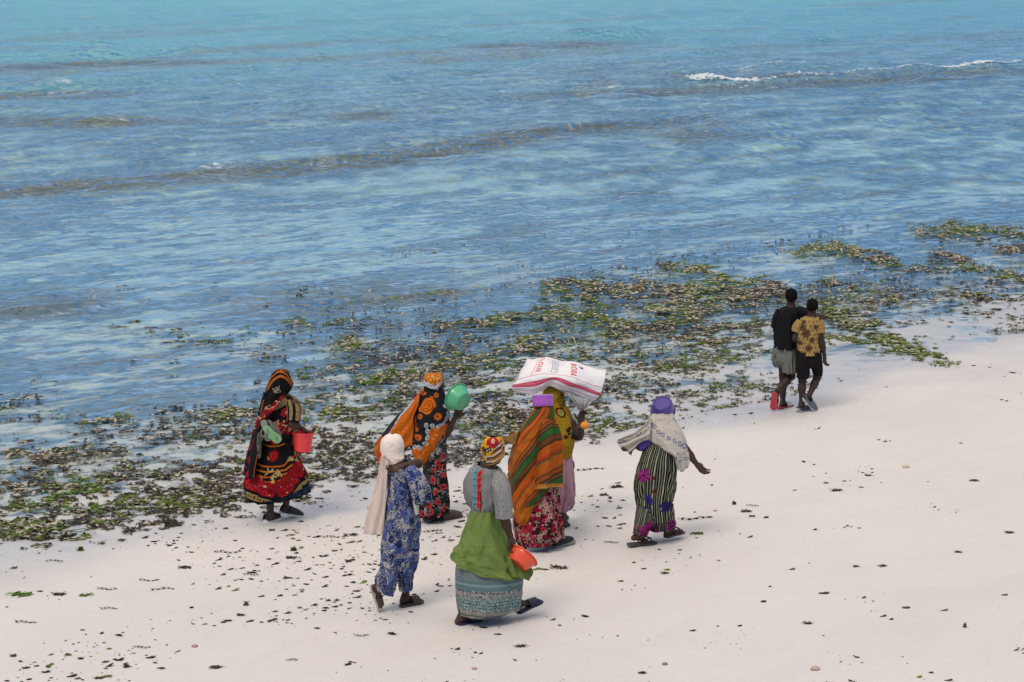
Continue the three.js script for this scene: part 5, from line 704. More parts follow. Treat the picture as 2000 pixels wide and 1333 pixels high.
// ---- woman with the purple bowl
{
  const F = frame(1272, 1062, 'person', 'woman in black striped dress and cream scarf with a purple bowl on her head', 'person', 'people walking along the beach'), L = F.L;
  makeBody(F, { head: L(1295, 810, -0.02), face: [0.7, -0.1, -0.7], k: 0.95, neck: L(1297, 836, 0), chest: L(1295, 862, 0), hip: L(1287, 930, 0),
    arms: [[L(1322, 850, -0.02), L(1341, 882, 0.0), L(1361, 907, -0.03), [0.62, -0.72, -0.2], [-0.5, -0.4, -0.6], 1, 0.45], [L(1268, 852, -0.05), L(1254, 873, -0.04), L(1238, 868, -0.03), [-0.6, -0.5, 0.1], [0, -1, 0], 1, 0.9]],
    legs: [[L(1276, 940, 0.04), L(1266, 998, 0.06), L(1246, 1047, 0.08), L(1276, 1064, 0.0), [0.35, 1, 0]], [L(1298, 940, -0.03), L(1302, 998, -0.1), L(1305, 1038, -0.07), L(1331, 1036, -0.16), [-0.25, 1, 0]]] });
  const inkDress = (F2, R, w, h) => inkLoft(F2, R, w, h, (c, k) => {
    c.fillStyle = '#15130f'; c.fillRect(0, 0, w, h); const N = 24, r = rng(77);
    for (let i = 0; i < N; i++) { const x = (i + 0.5) / N * w; c.strokeStyle = ['#aeb193', '#8f9378', '#c3c4a8', '#77775e'][i % 4]; c.lineWidth = w / N * (0.34 + 0.18 * r()); c.beginPath(); for (let j = 0; j <= 30; j++) c.lineTo(x + Math.sin(j * 0.35 + i * 0.2) * w / N * 0.3, j / 30 * h); c.stroke(); if (i % 5 === 2) { c.strokeStyle = '#6a2f1c'; c.lineWidth = 3; c.stroke(); } }
    for (const [x, y, s, p, q0] of [[1255, 928, 14, '#b8348f', '#6e1656'], [1264, 975, 12, '#4a3894', '#281a5c'], [1300, 988, 13, '#33287a', '#181244'], [1272, 1036, 11, '#a02878', '#560e46'], [1311, 1026, 12, '#a82a80', '#5e1250'], [1276, 932, 5, '#8a3420', '#40100c'], [1276, 958, 6, '#7a4a24', '#40100c']]) k.spot(x, y, q => { for (let i = 0; i < 34; i++) { q.save(); q.rotate(i * 2.4); q.beginPath(); q.ellipse(0, -s * (0.28 + 0.5 * r()), s * 0.13, s * 0.36, 0, 0, 6.3); q.fillStyle = i % 3 ? p : q0; q.globalAlpha = 0.75; q.fill(); q.restore(); } q.globalAlpha = 1; q.beginPath(); q.arc(0, 0, s * 0.16, 0, 6.3); q.fillStyle = '#3a0c20'; q.fill(); });
  });
  const ds = [[1263, 1322, 862, 0, 0.15], [1254, 1323, 888, 0, 0.165], [1247, 1323, 912, 0, 0.175, { fold: 0.012 }], [1240, 1321, 938, 0, 0.18, { fold: 0.014 }], [1239, 1318, 960, 0, 0.18, { fold: 0.016 }], [1244, 1315, 980, 0, 0.175, { fold: 0.016 }], [1245, 1315, 1000, 0, 0.17, { fold: 0.014 }], [1243, 1317, 1014, 0, 0.165]];
  part(F, 'dress', loft(F, ds, { k: 8, seed: 51, twist: 0.6 }), cloth(inkDress(F, ds, 1024, 1024)));
  const l1 = [[1244, 1290, 985, 0.05, 0.12], [1241, 1284, 1006, 0.07, 0.12, { fold: 0.012 }], [1237, 1272, 1028, 0.08, 0.105, { fold: 0.012, tilt: 5 }], [1236.5, 1263, 1044, 0.08, 0.09, { fold: 0.012, tilt: 6 }]], l2 = [[1268, 1316, 985, -0.04, 0.13], [1268, 1317, 1006, -0.05, 0.13, { fold: 0.012 }], [1266, 1320, 1022, -0.06, 0.125, { fold: 0.014, tilt: -2 }], [1265, 1321, 1033, -0.06, 0.12, { fold: 0.014, tilt: -4 }]];
  part(F, 'dress_hem', loft(F, l1, { k: 6, seed: 52, hem: 0.015 }), cloth(inkDress(F, l1, 512, 512))); part(F, 'dress_hem', loft(F, l2, { k: 7, seed: 53, hem: 0.015 }), cloth(inkDress(F, l2, 512, 512)));
  part(F, 'sleeve', sleeve([[L(1278, 850, 0.02), 0.065], [L(1262, 862, 0.02), 0.072], [L(1247, 871, 0.02), 0.064]], { seed: 14, fold: 0.01 }), plain(0.075, 0.045, 0.25));
  const beige = (c, w, h) => { c.fillStyle = '#c9bfb0'; c.fillRect(0, 0, w, h); speck(c, w, h, 1500, 6, ['#b9ad9e', '#d6cdbf', '#a89d94', '#cfc4b4'], 1, 3.5); };
  const motif = (q) => { q.strokeStyle = '#6c668c'; q.lineWidth = 1.3; q.beginPath(); q.arc(0, 0, 2.6, 0, 6.3); q.stroke(); for (let i = 0; i < 8; i++) { const a = i * 0.785; q.beginPath(); q.moveTo(Math.cos(a) * 3, Math.sin(a) * 3); q.lineTo(Math.cos(a) * 4.6, Math.sin(a) * 4.6); q.stroke(); } };
  const sc = [[1278, 1312, 803, -0.01, 0.095], [1270, 1317, 813, 0, 0.108], [1264, 1320, 822, 0, 0.125, { tilt: -2 }], [1261, 1331, 836, 0, 0.155], [1262, 1338, 850, 0, 0.178], [1266, 1342, 862, 0, 0.188, { tilt: 8 }], [1274, 1344, 873, 0, 0.19, { tilt: 20 }], [1287, 1344, 882, 0, 0.18, { tilt: 26 }], [1303, 1344, 889, 0.01, 0.155, { tilt: 24 }]];
  part(F, 'scarf', loft(F, sc, { k: 6, seed: 55, twist: 0.3 }), cloth(inkLoft(F, sc, 1024, 1024, (c, k) => { beige(c, 1024, 1024); for (const p of [[1263, 823], [1270, 829], [1277, 833], [1284, 843], [1292, 848], [1304, 855], [1316, 861], [1327, 867], [1336, 871], [1276, 868], [1291, 883], [1300, 888], [1312, 889], [1324, 888]]) k.spot(p[0], p[1], motif); k.path([[1281, 815], [1283, 850], [1288, 880]], q => { q.strokeStyle = '#8d8478'; q.lineWidth = 3; q.stroke(); }); }), { color: lin(0.92, 0.92, 0.92) }));
  const bt = canvasTex(256, 256, (c, w, h) => { beige(c, w, h); for (let i = 0; i < 4; i++) { c.save(); c.translate(30 + i * 62, 60 + (i & 1) * 30); c.scale(5, 5); motif(c); c.restore(); } c.fillStyle = '#6f6a68'; c.fillRect(0, 232, w, 24); });
  part(F, 'scarf_end', drape(F, [[[1316, 890, 0.17], [1330, 890, 0.16], [1345, 882, 0.08]], [[1320, 904, 0.16], [1332, 908, 0.16], [1346, 900, 0.09]], [[1325, 917, 0.15], [1333, 922, 0.15], [1344, 912, 0.10]]], { nu: 24, nv: 24, fold: 0.010, seed: 5 }), cloth(bt, { color: lin(0.92, 0.92, 0.92) }));
  part(F, 'scarf_end', drape(F, [[[1272, 816, 0.10], [1256, 833, 0.10], [1238, 846, 0.05], [1221, 854, 0.01], [1207, 861, -0.03]], [[1271, 836, 0.15], [1256, 848, 0.13], [1240, 856, 0.09], [1224, 864, 0.04], [1207, 869, -0.01]], [[1269, 860, 0.14], [1258, 862, 0.12], [1248, 868, 0.10], [1240, 878, 0.07], [1231, 886, 0.03]]], { nu: 44, nv: 28, fold: 0.014, k: 3, dir: 'u', seed: 8 }), cloth(bt, { color: lin(0.92, 0.92, 0.92) }));
  const dkr = plain(0.055, 0.042, 0.04, 0.7);
  const a0 = L(1232, 1064, 0.11), a1 = L(1278, 1067, 0.0); footwear(F, 'flip', [a0[0], 0.035, a0[2]], [a1[0], 0.02, a1[2]], [0.06, 1, 0], dkr, dkr, ['sandal', 'strap'], 0.10);
  const b0 = L(1304, 1046, -0.05), b1 = L(1331, 1038, -0.15); footwear(F, 'flip', b0, b1, [-0.25, 1, 0.1], dkr, dkr, ['sandal', 'strap'], 0.10);
  const G = new THREE.Group(); G.name = numbered('bowl'); G.position.set(...vadd(L(1294.5, 795, 0.0), F.p)); scene.add(G); tag(G, 'purple plastic bowl turned upside down on the head above the cream scarf', 'bowl');
  G.quaternion.setFromUnitVectors(V(0, -1, 0), V(-0.10, 0.80, 0.60).normalize()); basinParts(G, plain(0.058, 0.032, 0.225, 0.4, { clearcoat: 0.2 }), 0.113, 0.094, 0.125);
}

// ---- the two boys
{
  const F = frame(1535, 797, 'person', 'tall boy in black shirt and grey shorts with red sandals, arm round his friend', 'person', 'people walking along the beach'), L = F.L, tone = [0.055, 0.024, 0.016];
  const head = L(1546, 580, 0.0), face = [0.15, -0.06, -0.98];
  makeBody(F, { head, face, k: 0.9, size: 0.95, tone: [0.045, 0.021, 0.016], neck: L(1545, 604, 0), chest: L(1541, 628, 0), hip: L(1537, 690, 0), girth: 0.92,
    arms: [[L(1560, 609, 0.0), L(1577, 614, 0.02), L(1593, 617, 0.10), [0.9, -0.2, 0.1], [0.1, -0.8, -0.6], -1, 0.35], [L(1525, 614, -0.02), L(1516, 645, -0.05), L(1522, 668, -0.18), [0.4, -0.6, -0.6], [0.6, 0, -0.6], -1, 0.5]],
    legs: [[L(1529, 694, -0.02), L(1530, 735, -0.08), L(1529.5, 788, -0.03), L(1546, 794, -0.12)], [L(1546, 694, 0.03), L(1546, 735, -0.0), L(1519.5, 764, 0.2), L(1513.5, 797, 0.14), [0.15, 0.35, -0.9]]] });
  hairCap(F, head, face, 0.9);
  const ts = [[1535, 1557, 599, 0, 0.06, { tilt: 2 }], [1524, 1563, 604, 0, 0.09], [1517, 1565, 613, 0, 0.115], [1514, 1563, 630, 0, 0.125], [1513.5, 1560, 655, 0, 0.138, { fold: 0.012 }], [1513, 1558, 680, 0, 0.15, { fold: 0.010 }]];
  const blk = cloth(canvasTex(64, 64, (c) => { c.fillStyle = '#1c1c20'; c.fillRect(0, 0, 64, 64); }));
  part(F, 'shirt', loft(F, ts, { k: 7, seed: 61 }), blk);
  part(F, 'sleeve', sleeve([[L(1556, 608, 0), 0.066], [L(1567, 611, 0.01), 0.070], [L(1577, 615, 0.02), 0.066]], { seed: 15 }), blk); part(F, 'sleeve', sleeve([[L(1526, 609, 0), 0.062], [L(1519, 622, -0.02), 0.066], [L(1516, 640, -0.04), 0.066]], { seed: 16 }), blk);
  const gs = cloth(canvasTex(256, 128, (c, w, h) => { c.fillStyle = '#86867c'; c.fillRect(0, 0, w, h); for (let i = 0; i < 40; i++) { c.fillStyle = i & 1 ? '#7b7b72' : '#929288'; c.fillRect(i * 6.4, 0, 3.4, h); } }));
  const s1 = [[1522, 1557, 678, 0.02, 0.125], [1524, 1556, 695, 0.03, 0.125], [1527, 1555, 712, 0.04, 0.115, { fold: 0.012 }], [1530, 1554.5, 728, 0.05, 0.105, { fold: 0.014 }]], s2 = [[1511, 1540, 678, -0.02, 0.125], [1508, 1534, 692, -0.05, 0.12, { fold: 0.016 }], [1507, 1531, 706, -0.07, 0.115, { fold: 0.018 }], [1512, 1529, 716, -0.08, 0.10, { fold: 0.014 }]];
  const seat1 = [[1513, 1556, 676, 0, 0.108], [1512, 1556.5, 690, 0, 0.118], [1514, 1555, 703, 0, 0.125], [1522, 1548, 713, 0, 0.10]]; part(F, 'shorts', mergeGeometries([loft(F, seat1, { k: 6, seed: 66 }), loft(F, s1, { k: 8, seed: 62, hem: 0.01 }), loft(F, s2, { k: 6, seed: 63, hem: 0.01 })]), gs);
  const r0 = L(1524, 796, 0.03), r1 = L(1545, 796, -0.10); footwear(F, 'slide', [r0[0], 0.02, r0[2]], [r1[0], 0.02, r1[2]], [0, 1, 0], plain(0.30, 0.03, 0.035, 0.6), plain(0.52, 0.47, 0.45, 0.6), ['sandal', 'strap'], 0.095);
  footwear(F, 'slide', L(1513.5, 771, 0.215), L(1511.5, 797, 0.17), [0.15, 0.30, -0.92], plain(0.50, 0.045, 0.055, 0.6), plain(0.5, 0.2, 0.2, 0.6), ['sandal', 'strap'], 0.088);
}
function hairCap(F, c, face, k) {
  const f = vnorm(face), r = vnorm(vcross(f, [0, 1, 0])), u = vcross(r, f), R = [r, u, f], at = (x, y, z) => [0, 1, 2].map(i => c[i] + (r[i] * x + u[i] * y + f[i] * z) * k);
  const g = skin([ball(at(0, 0.036, -0.022), [0.083 * k, 0.086 * k, 0.094 * k], 0.02, R), ball(at(0, 0.0, -0.05), [0.070 * k, 0.06 * k, 0.056 * k], 0.03, R)], 0.006), p = g.attributes.position, n = g.attributes.normal;
  for (let i = 0; i < p.count; i++) { const d = 0.006 * (fbm(p.getX(i) * 130, p.getY(i) * 130 + p.getZ(i) * 90, 2) - 0.4); p.setXYZ(i, p.getX(i) + n.getX(i) * d, p.getY(i) + n.getY(i) * d, p.getZ(i) + n.getZ(i) * d); } g.computeVertexNormals();
  part(F, 'hair', g, plain(0.008, 0.007, 0.007, 1.0, { specularIntensity: 0.15 }));
}
{
  const F = frame(1577, 802, 'person', 'shorter boy in yellow patterned shirt, dark shorts and grey clogs', 'person', 'people walking along the beach'), L = F.L;
  const head = L(1587, 599, 0), face = [0.12, -0.08, -0.98];
  makeBody(F, { head, face, k: 0.86, size: 0.92, tone: [0.042, 0.021, 0.017], neck: L(1586, 619, 0), chest: L(1582, 645, 0), hip: L(1580, 700, 0), girth: 0.88,
    arms: [[L(1600, 630, 0.02), L(1606, 671, 0.06), L(1611, 696, 0.03), [0.05, -0.98, -0.1], [-0.7, 0, -0.6], 1, 0.6], [L(1564, 632, 0.0), L(1553, 661, 0.02), L(1556, 668, -0.16), [0.3, -0.1, -0.9], [0.8, 0, 0.2], -1, 0.6]],
    legs: [[L(1570, 704, 0.02), L(1567.5, 742, 0.0), L(1566, 790, 0.05), L(1579, 799, -0.05)], [L(1592, 704, 0), L(1597, 737, -0.08), L(1580, 775, 0.06), L(1596, 798, 0.02), [0.72, 0.68, -0.1]]] });
  hairCap(F, head, face, 0.86);
  const yel = (c, w, h) => { c.fillStyle = '#bd9a5a'; c.fillRect(0, 0, w, h); const s = w / 8; for (let j = 0; j < 9; j++) for (let i = 0; i < 9; i++) { c.save(); c.translate(i * s + (j & 1) * s / 2, j * s * 0.9); c.fillStyle = '#5d4430'; c.beginPath(); c.moveTo(0, -s * .24); c.lineTo(s * .26, s * .16); c.lineTo(-s * .26, s * .16); c.fill(); c.restore(); } };
  const st = [[1576, 1597, 617, 0, 0.06], [1565, 1602, 623, 0, 0.09], [1558, 1604, 634, 0, 0.112], [1556.5, 1603, 656, 0, 0.12], [1557, 1601.5, 677, 0, 0.132, { fold: 0.010 }], [1559, 1601, 692, 0, 0.142, { fold: 0.008 }]];
  part(F, 'shirt', loft(F, st, { k: 6, seed: 71, hem: 0.01 }), cloth(inkLoft(F, st, 512, 512, (c, k) => { yel(c, 512, 512); const r = rng(3); for (const [x, y, s] of [[1572, 652, 9], [1565, 640, 7], [1577, 681, 7], [1584, 665, 6], [1592, 640, 5], [1560, 670, 5], [1568, 630, 5]]) k.spot(x, y, q => { blossom(q, s, 7, '#6a5038', '#4a362a'); }); })));
  const ym = canvasTex(256, 256, yel); ym.repeat.set(1, 0.6); const ymat = cloth(ym);
  part(F, 'sleeve', sleeve([[L(1598, 627, 0.01), 0.058], [L(1602, 637, 0.02), 0.062], [L(1603, 650, 0.03), 0.060]], { seed: 17 }), ymat); part(F, 'sleeve', sleeve([[L(1566, 630, 0), 0.058], [L(1559, 638, 0.01), 0.062], [L(1555, 649, 0.02), 0.060]], { seed: 18 }), ymat);
  const dks = cloth(canvasTex(64, 64, (c) => { c.fillStyle = '#211a1b'; c.fillRect(0, 0, 64, 64); })), sr = [[1574, 1604, 686, 0, 0.118], [1577, 1606, 702, -0.01, 0.118], [1584, 1607, 720, -0.03, 0.105], [1590, 1606, 733, -0.05, 0.09]], sl = [[1555, 1584, 686, 0.01, 0.12], [1554.5, 1582, 706, 0.02, 0.118], [1554.5, 1581.5, 724, 0.02, 0.108], [1556, 1580, 738, 0.02, 0.095]];
  const sg = part(F, 'shorts', mergeGeometries([loft(F, [[1557, 1603, 684, 0, 0.105], [1555.5, 1604.5, 698, 0, 0.115], [1558, 1604, 709, 0, 0.118], [1568, 1596, 717, 0, 0.10]], { k: 6, seed: 76 }), loft(F, sl, { k: 6, seed: 72, hem: 0.01 }), loft(F, sr, { k: 6, seed: 73, hem: 0.01 })]), dks);
  part(F, 'side_stripe', drape(F, [[[1599, 692, 0.075], [1602, 692, 0.06], [1604.5, 692, 0.04]], [[1602, 712, 0.055], [1604.5, 712, 0.04], [1607, 712, 0.015]], [[1603, 726, 0.025], [1605, 726, 0.012], [1607.2, 725, -0.01]], [[1604, 735, 0.0], [1605.2, 736, -0.012], [1606.5, 734, -0.03]]], { nu: 8, nv: 24, fold: 0.002 }), cloth(canvasTex(64, 64, (c) => { c.fillStyle = '#6f6c60'; c.fillRect(0, 0, 64, 64); c.fillStyle = '#c9c4b4'; c.fillRect(8, 0, 16, 64); c.fillRect(40, 0, 14, 64); })), null, sg);
  const c0 = plain(0.11, 0.13, 0.16, 0.6), r0 = L(1562, 800, 0.09), r1 = L(1579, 802, -0.04); footwear(F, 'clog', [r0[0], 0.02, r0[2]], [r1[0], 0.02, r1[2]], [0, 1, 0], plain(0.3, 0.3, 0.31), plain(0.05, 0.065, 0.09, 0.6), ['clog', 'clog_upper'], 0.095);
  footwear(F, 'clog', L(1573.5, 781, 0.09), L(1594, 799, 0.03), [0.62, 0.7, 0.35], plain(0.42, 0.43, 0.45), c0, ['clog', 'clog_upper'], 0.095);
}
// ---------------------------------------------------------------- seaweed
function leafGeo(seed, len, wid, seg = 3) {   // a crumpled strip of weed lying down, lifted in the middle
  const r = rng(seed), pos = [], idx = []; let y = 0;
  for (let i = 0; i <= seg; i++) { const t = i / seg, x = (t - .5) * len, w = wid * (0.35 + 0.65 * Math.sin(Math.PI * (0.12 + 0.76 * t))) * (0.7 + 0.6 * r()), b = (r() - .5) * len * 0.22; y = Math.sin(Math.PI * t) * len * 0.06 * (0.5 + r()); const tw = (r() - .5) * wid * 0.5; pos.push(x, y + tw + 0.002, b - w / 2, x + (r() - .5) * wid * 0.6, y - tw + 0.004, b + w / 2); if (i < seg) { const a = i * 2; idx.push(a, a + 1, a + 2, a + 1, a + 3, a + 2); } }
  return geoOf(pos, null, idx);
}
const LUMP = (q) => { const g = new THREE.IcosahedronGeometry(q, 1); g.scale(1.7, 0.6, 1.1); g.deleteAttribute('uv'); g.setIndex([...Array(g.attributes.position.count).keys()]); return g; };
const WEEDMAT = new THREE.MeshPhysicalMaterial({ color: 0xffffff, roughness: 0.75, specularIntensity: 0.25, side: THREE.DoubleSide });
const weedTone = (r, g, dark) => { const k = 0.7 + 0.7 * r(); return g ? [0.060 * k + 0.045 * r(), 0.104 * k + 0.045 * r(), 0.016 * k] : dark ? [0.042 * k, 0.032 * k, 0.030 * k] : [0.11 * k, 0.092 * k, 0.048 * k]; };
// weed beds along the water's edge: [line in survey pixels, half width px, density, share of green]
const BEDS = [
  [[[0, 868], [60, 878], [110, 892]], 11, 0.9, 0.7], [[[130, 805], [200, 820], [300, 832], [420, 812], [520, 798]], 9, 0.85, 0.7], [[[600, 805], [660, 800], [710, 808]], 22, 0.8, 0.65], [[[600, 840], [650, 850], [640, 870]], 14, 0.35, 0.2],
  [[[150, 845], [260, 850], [380, 845], [470, 850]], 18, 0.42, 0.35], [[[60, 905], [170, 880], [300, 868], [400, 880]], 16, 0.36, 0.15],
  [[[0, 940], [80, 950], [180, 945], [300, 930], [420, 915], [480, 905]], 18, 0.5, 0.3], [[[0, 985], [120, 985], [230, 988]], 24, 0.72, 0.5], [[[250, 985], [340, 980], [400, 988], [300, 1000]], 11, 1.25, 0.55], [[[380, 960], [440, 945], [480, 930]], 22, 0.55, 0.4], [[[0, 1020], [90, 1022], [190, 1018], [230, 1008]], 15, 0.85, 0.45], [[[0, 1048], [60, 1045], [100, 1042]], 7, 0.5, 0.4],
  [[[690, 752], [760, 742], [850, 728], [930, 712], [1010, 694], [1040, 660]], 12, 0.8, 0.65], [[[850, 636], [920, 640], [1000, 618], [1080, 608], [1160, 620], [1250, 640]], 11, 0.7, 0.55],
  [[[1070, 565], [1150, 572], [1250, 570], [1330, 586], [1450, 578], [1520, 562]], 17, 1.2, 0.5], [[[1110, 545], [1200, 555], [1300, 565], [1420, 565]], 10, 0.7, 0.45], [[[1250, 590], [1300, 604], [1360, 616]], 12, 0.9, 0.5], [[[1300, 520], [1370, 530], [1430, 545], [1500, 548]], 9, 0.95, 0.6],
  [[[1190, 650], [1280, 640], [1380, 648], [1490, 638]], 13, 0.75, 0.45], [[[1340, 660], [1400, 680], [1430, 705]], 13, 0.7, 0.55], [[[1550, 490], [1650, 483], [1700, 500], [1745, 510]], 9, 0.95, 0.45], [[[1620, 608], [1660, 625], [1720, 650], [1780, 676], [1828, 690]], 16, 1.2, 0.8], [[[1610, 660], [1700, 675], [1800, 688]], 11, 0.7, 0.7],
  [[[1600, 545], [1660, 560], [1750, 580], [1840, 570]], 7, 0.55, 0.3], [[[1640, 590], [1720, 588], [1800, 600]], 6, 0.45, 0.4], [[[1800, 455], [1900, 448], [2010, 462]], 10, 1.0, 0.35], [[[1920, 470], [1970, 485], [2010, 490]], 8, 0.9, 0.3], [[[1840, 495], [1900, 520], [1960, 535], [2010, 548]], 9, 0.95, 0.65], [[[1870, 570], [1940, 582], [2010, 580]], 8, 0.8, 0.5], [[[1890, 600], [1950, 618], [2010, 635]], 13, 0.6, 0.35],
  [[[1000, 702], [1100, 690], [1200, 694], [1300, 712]], 15, 0.6, 0.5], [[[1180, 745], [1230, 760], [1250, 790]], 16, 0.4, 0.4], [[[1195, 715], [1300, 725], [1420, 735]], 10, 0.4, 0.3], [[[910, 770], [980, 790], [1010, 830], [940, 850], [890, 870]], 30, 0.36, 0.12], [[[900, 745], [1000, 740]], 14, 0.5, 0.35], [[[870, 700], [900, 720], [960, 735]], 12, 0.5, 0.5],
  [[[1120, 800], [1180, 815], [1160, 850]], 22, 0.22, 0.15], [[[230, 630], [340, 650], [440, 655]], 7, 0.5, 0.4], [[[330, 662], [390, 668], [450, 662]], 6, 0.8, 0.2], [[[560, 628], [640, 632], [680, 626]], 7, 0.6, 0.5], [[[650, 690], [685, 680], [680, 665]], 9, 0.9, 0.8], [[[460, 645], [560, 655]], 6, 0.4, 0.3], [[[480, 690], [560, 700]], 4, 0.3, 0.3],
  [[[520, 602], [640, 597], [760, 586], [900, 568]], 4, 0.5, 0.2], [[[1340, 765], [1420, 750], [1480, 748]], 7, 0.3, 0.35], [[[620, 940], [660, 930]], 9, 0.5, 0.6], [[[640, 890], [760, 870], [850, 860]], 12, 0.10, 0.15], [[[760, 780], [800, 760]], 14, 0.4, 0.4],
  [[[1700, 560], [1800, 530], [1850, 500]], 8, 0.25, 0.3], [[[0, 610], [120, 600], [230, 590]], 6, 0.22, 0.4],
];
{
  const geos = [leafGeo(1, 0.066, 0.015), leafGeo(2, 0.050, 0.022), leafGeo(3, 0.085, 0.010, 4), leafGeo(4, 0.036, 0.026)], sets = geos.map(() => []), pale = [], r = rng(99);
  const gauss = () => (r() + r() + r() - 1.5) * 1.5;
  for (const [line, hw, den, green] of BEDS) {
    for (let i = 0; i + 1 < line.length; i++) {
      const A = ground0(...line[i]), B = ground0(...line[i + 1]), L = Math.hypot(B[0] - A[0], B[2] - A[2]), y = (line[i][1] + line[i + 1][1]) / 2, up = ground0(line[i][0], y - hw), dn = ground0(line[i][0], y + hw), wz = Math.abs(up[2] - dn[2]) / 2, n = Math.round(L * wz * 2.4 * 3100 * den);
      for (let q = 0; q < n; q++) {
        const t = r() * 1.1 - 0.05, g = gauss(), x = lerp(A[0], B[0], t) + gauss() * 0.12, z = lerp(A[2], B[2], t) + g * wz * 1.15;
        const a = fbm(x * 1.2 + 3, z * 1.7 + 9, 4), b = fbm(x * 5 + 7, z * 4.5 + 1, 3), c9 = vnoise(x * 11, z * 12); if (a * 0.38 + b * 0.30 + c9 * 0.32 < 0.548 - 0.10 * (den - 0.5) + 0.045 * Math.abs(g)) continue;
        const gr = fbm(x * 0.9 + 40, z * 0.6 + 11, 3) + (r() - .5) * 0.25 > 0.655 - green * 0.42;
        if (r() < 0.10) { pale.push([x, z]); continue; }
        sets[Math.floor(r() * 4)].push([x, z, gr, r() < 0.6]);
      }
    }
  }
  // loose bits between the beds and thinning out up the beach
  for (let q = 0; q < 190000; q++) {
    const px = r() * 2100 - 50, f = r(), py = 440 + Math.pow(f, 0.8) * 640, gp = ground0(px, py), x = gp[0], z = gp[2], s = shoreDist(x, z); if (s > 0.6 || s < -12) continue;
    const u = x * TX + z * TZ, v = x * -TZ + z * TX, a = fbm(u * 0.35 + 33 + v * 0.3, v * 0.8, 4) * 0.38 + fbm(x * 1.4, z * 1.9 + 60, 4) * 0.30 + vnoise(x * 10, z * 11) * 0.32, near = smooth(-7, -1, s) - smooth(-0.2, 0.6, s);
    if (a < 0.597 + (px > 1600 && s > -2 ? 0.1 : 0) - 0.075 * near + 0.04 * smooth(-7, -11, s) + (px < 500 && py < 790 ? 0.06 : 0)) continue;
    if (r() < 0.10) { pale.push([x, z]); continue; }
    sets[Math.floor(r() * 4)].push([x, z, r() < 0.12 + 0.5 * smooth(0.5, 0.62, fbm(x * 0.7 + 5, z * 0.5 + 90, 3)), true]);
  }
  const m4 = new THREE.Matrix4(), e = new THREE.Euler(), qt = new THREE.Quaternion(), col = new THREE.Color();
  const bed = new THREE.Group(); bed.name = 'seaweed_bed'; scene.add(bed); tag(bed, 'beds of green and brown seaweed strewn along the waterline', 'seaweed', null, 'stuff');
  sets.forEach((S, k) => { const im = new THREE.InstancedMesh(geos[k], WEEDMAT, S.length); im.name = 'weed_leaves'; im.userData.kind = 'stuff'; im.castShadow = im.receiveShadow = true; S.forEach(([x, z, g, d], i) => { const y = Math.max(landHeight(x, z), -0.005) + 0.002 + r() * 0.010, sc = 0.55 + r() * r() * 1.5; e.set((r() - .5) * 0.35, r() * 6.28, (r() - .5) * 0.3); m4.compose(V(x, y, z), qt.setFromEuler(e), V(sc, sc, sc)); im.setMatrixAt(i, m4); const c = weedTone(r, g, d); im.setColorAt(i, col.setRGB(c[0], c[1], c[2])); }); bed.add(im); });
  const pg = new THREE.IcosahedronGeometry(0.017, 1); pg.scale(1.9, 0.4, 0.9); const pm = new THREE.InstancedMesh(pg, new THREE.MeshStandardMaterial({ color: 0xffffff, roughness: 0.8 }), pale.length); pm.name = 'shell_bits'; pm.userData.kind = 'stuff';
  pale.forEach(([x, z], i) => { const s = 0.5 + r() * 0.9; e.set((r() - .5), r() * 6.28, 0); m4.compose(V(x, Math.max(landHeight(x, z), 0) + 0.004 + r() * 0.012, z), qt.setFromEuler(e), V(s, s, s)); pm.setMatrixAt(i, m4); const k = 0.55 + r() * 0.45; pm.setColorAt(i, col.setRGB(0.46 * k, 0.40 * k, 0.31 * k)); }); bed.add(pm);
  console.log('weed leaves', sets.map(s => s.length).join(' '), pale.length);

  // flecks of dry weed on the sand
  const fl = []; for (let q = 0; q < 60000 && fl.length < 1600; q++) {
    const px = r() * 2100 - 50, py = 700 + r() * 640, gp = onLand(px, py), s = shoreDist(gp[0], gp[2]); if (s < 0.15) continue;
    const tide = Math.exp(-(((s - 1.1) / 0.8) ** 2)) * 0.5 + Math.exp(-(((s - 2.5) / 0.7) ** 2)) * 0.65 + Math.exp(-(((s - 4.0) / 0.6) ** 2)) * 0.35 + 0.05, a = fbm(gp[0] * 0.55 + 13, gp[2] * 0.4 + 7, 4);
    const side = px > 1450 ? lerp(1, 0.16, smooth(1450, 1800, px)) : 1; if (r() > tide * smooth(0.4, 0.62, a) * side * 0.9 + 0.030) continue; fl.push([gp, r()]);
    if (r() < 0.35) for (let j = 0; j < 4; j++) { const x = gp[0] + (r() - .5) * 0.45, z = gp[2] + (r() - .5) * 0.3; fl.push([[x, landHeight(x, z), z], r()]); }
  }
  const fm = new THREE.InstancedMesh(mergeGeometries([leafGeo(8, 0.048, 0.024), leafGeo(9, 0.034, 0.020).rotateY(0.9).translate(0.008, 0.003, 0.006), LUMP(0.010)]), WEEDMAT, fl.length); fm.name = 'seaweed_flecks'; fm.castShadow = true; tag(fm, 'small dry flecks of seaweed scattered over the pale sand', 'seaweed flecks', null, 'stuff');
  fl.forEach(([p, k], i) => { const s = 0.2 + k * k * k * 1.05; e.set((r() - .5) * .5, (r() - .5) * 1.6, (r() - .5) * .4); m4.compose(V(p[0], p[1] + 0.003, p[2]), qt.setFromEuler(e), V(s * (0.8 + r()), s, s)); fm.setMatrixAt(i, m4); const c = weedTone(r, r() < 0.12, r() < 0.8); const b = 0.9 + r() * 1.2; fm.setColorAt(i, col.setRGB(c[0] * b, c[1] * b, c[2] * b)); }); scene.add(fm);
}
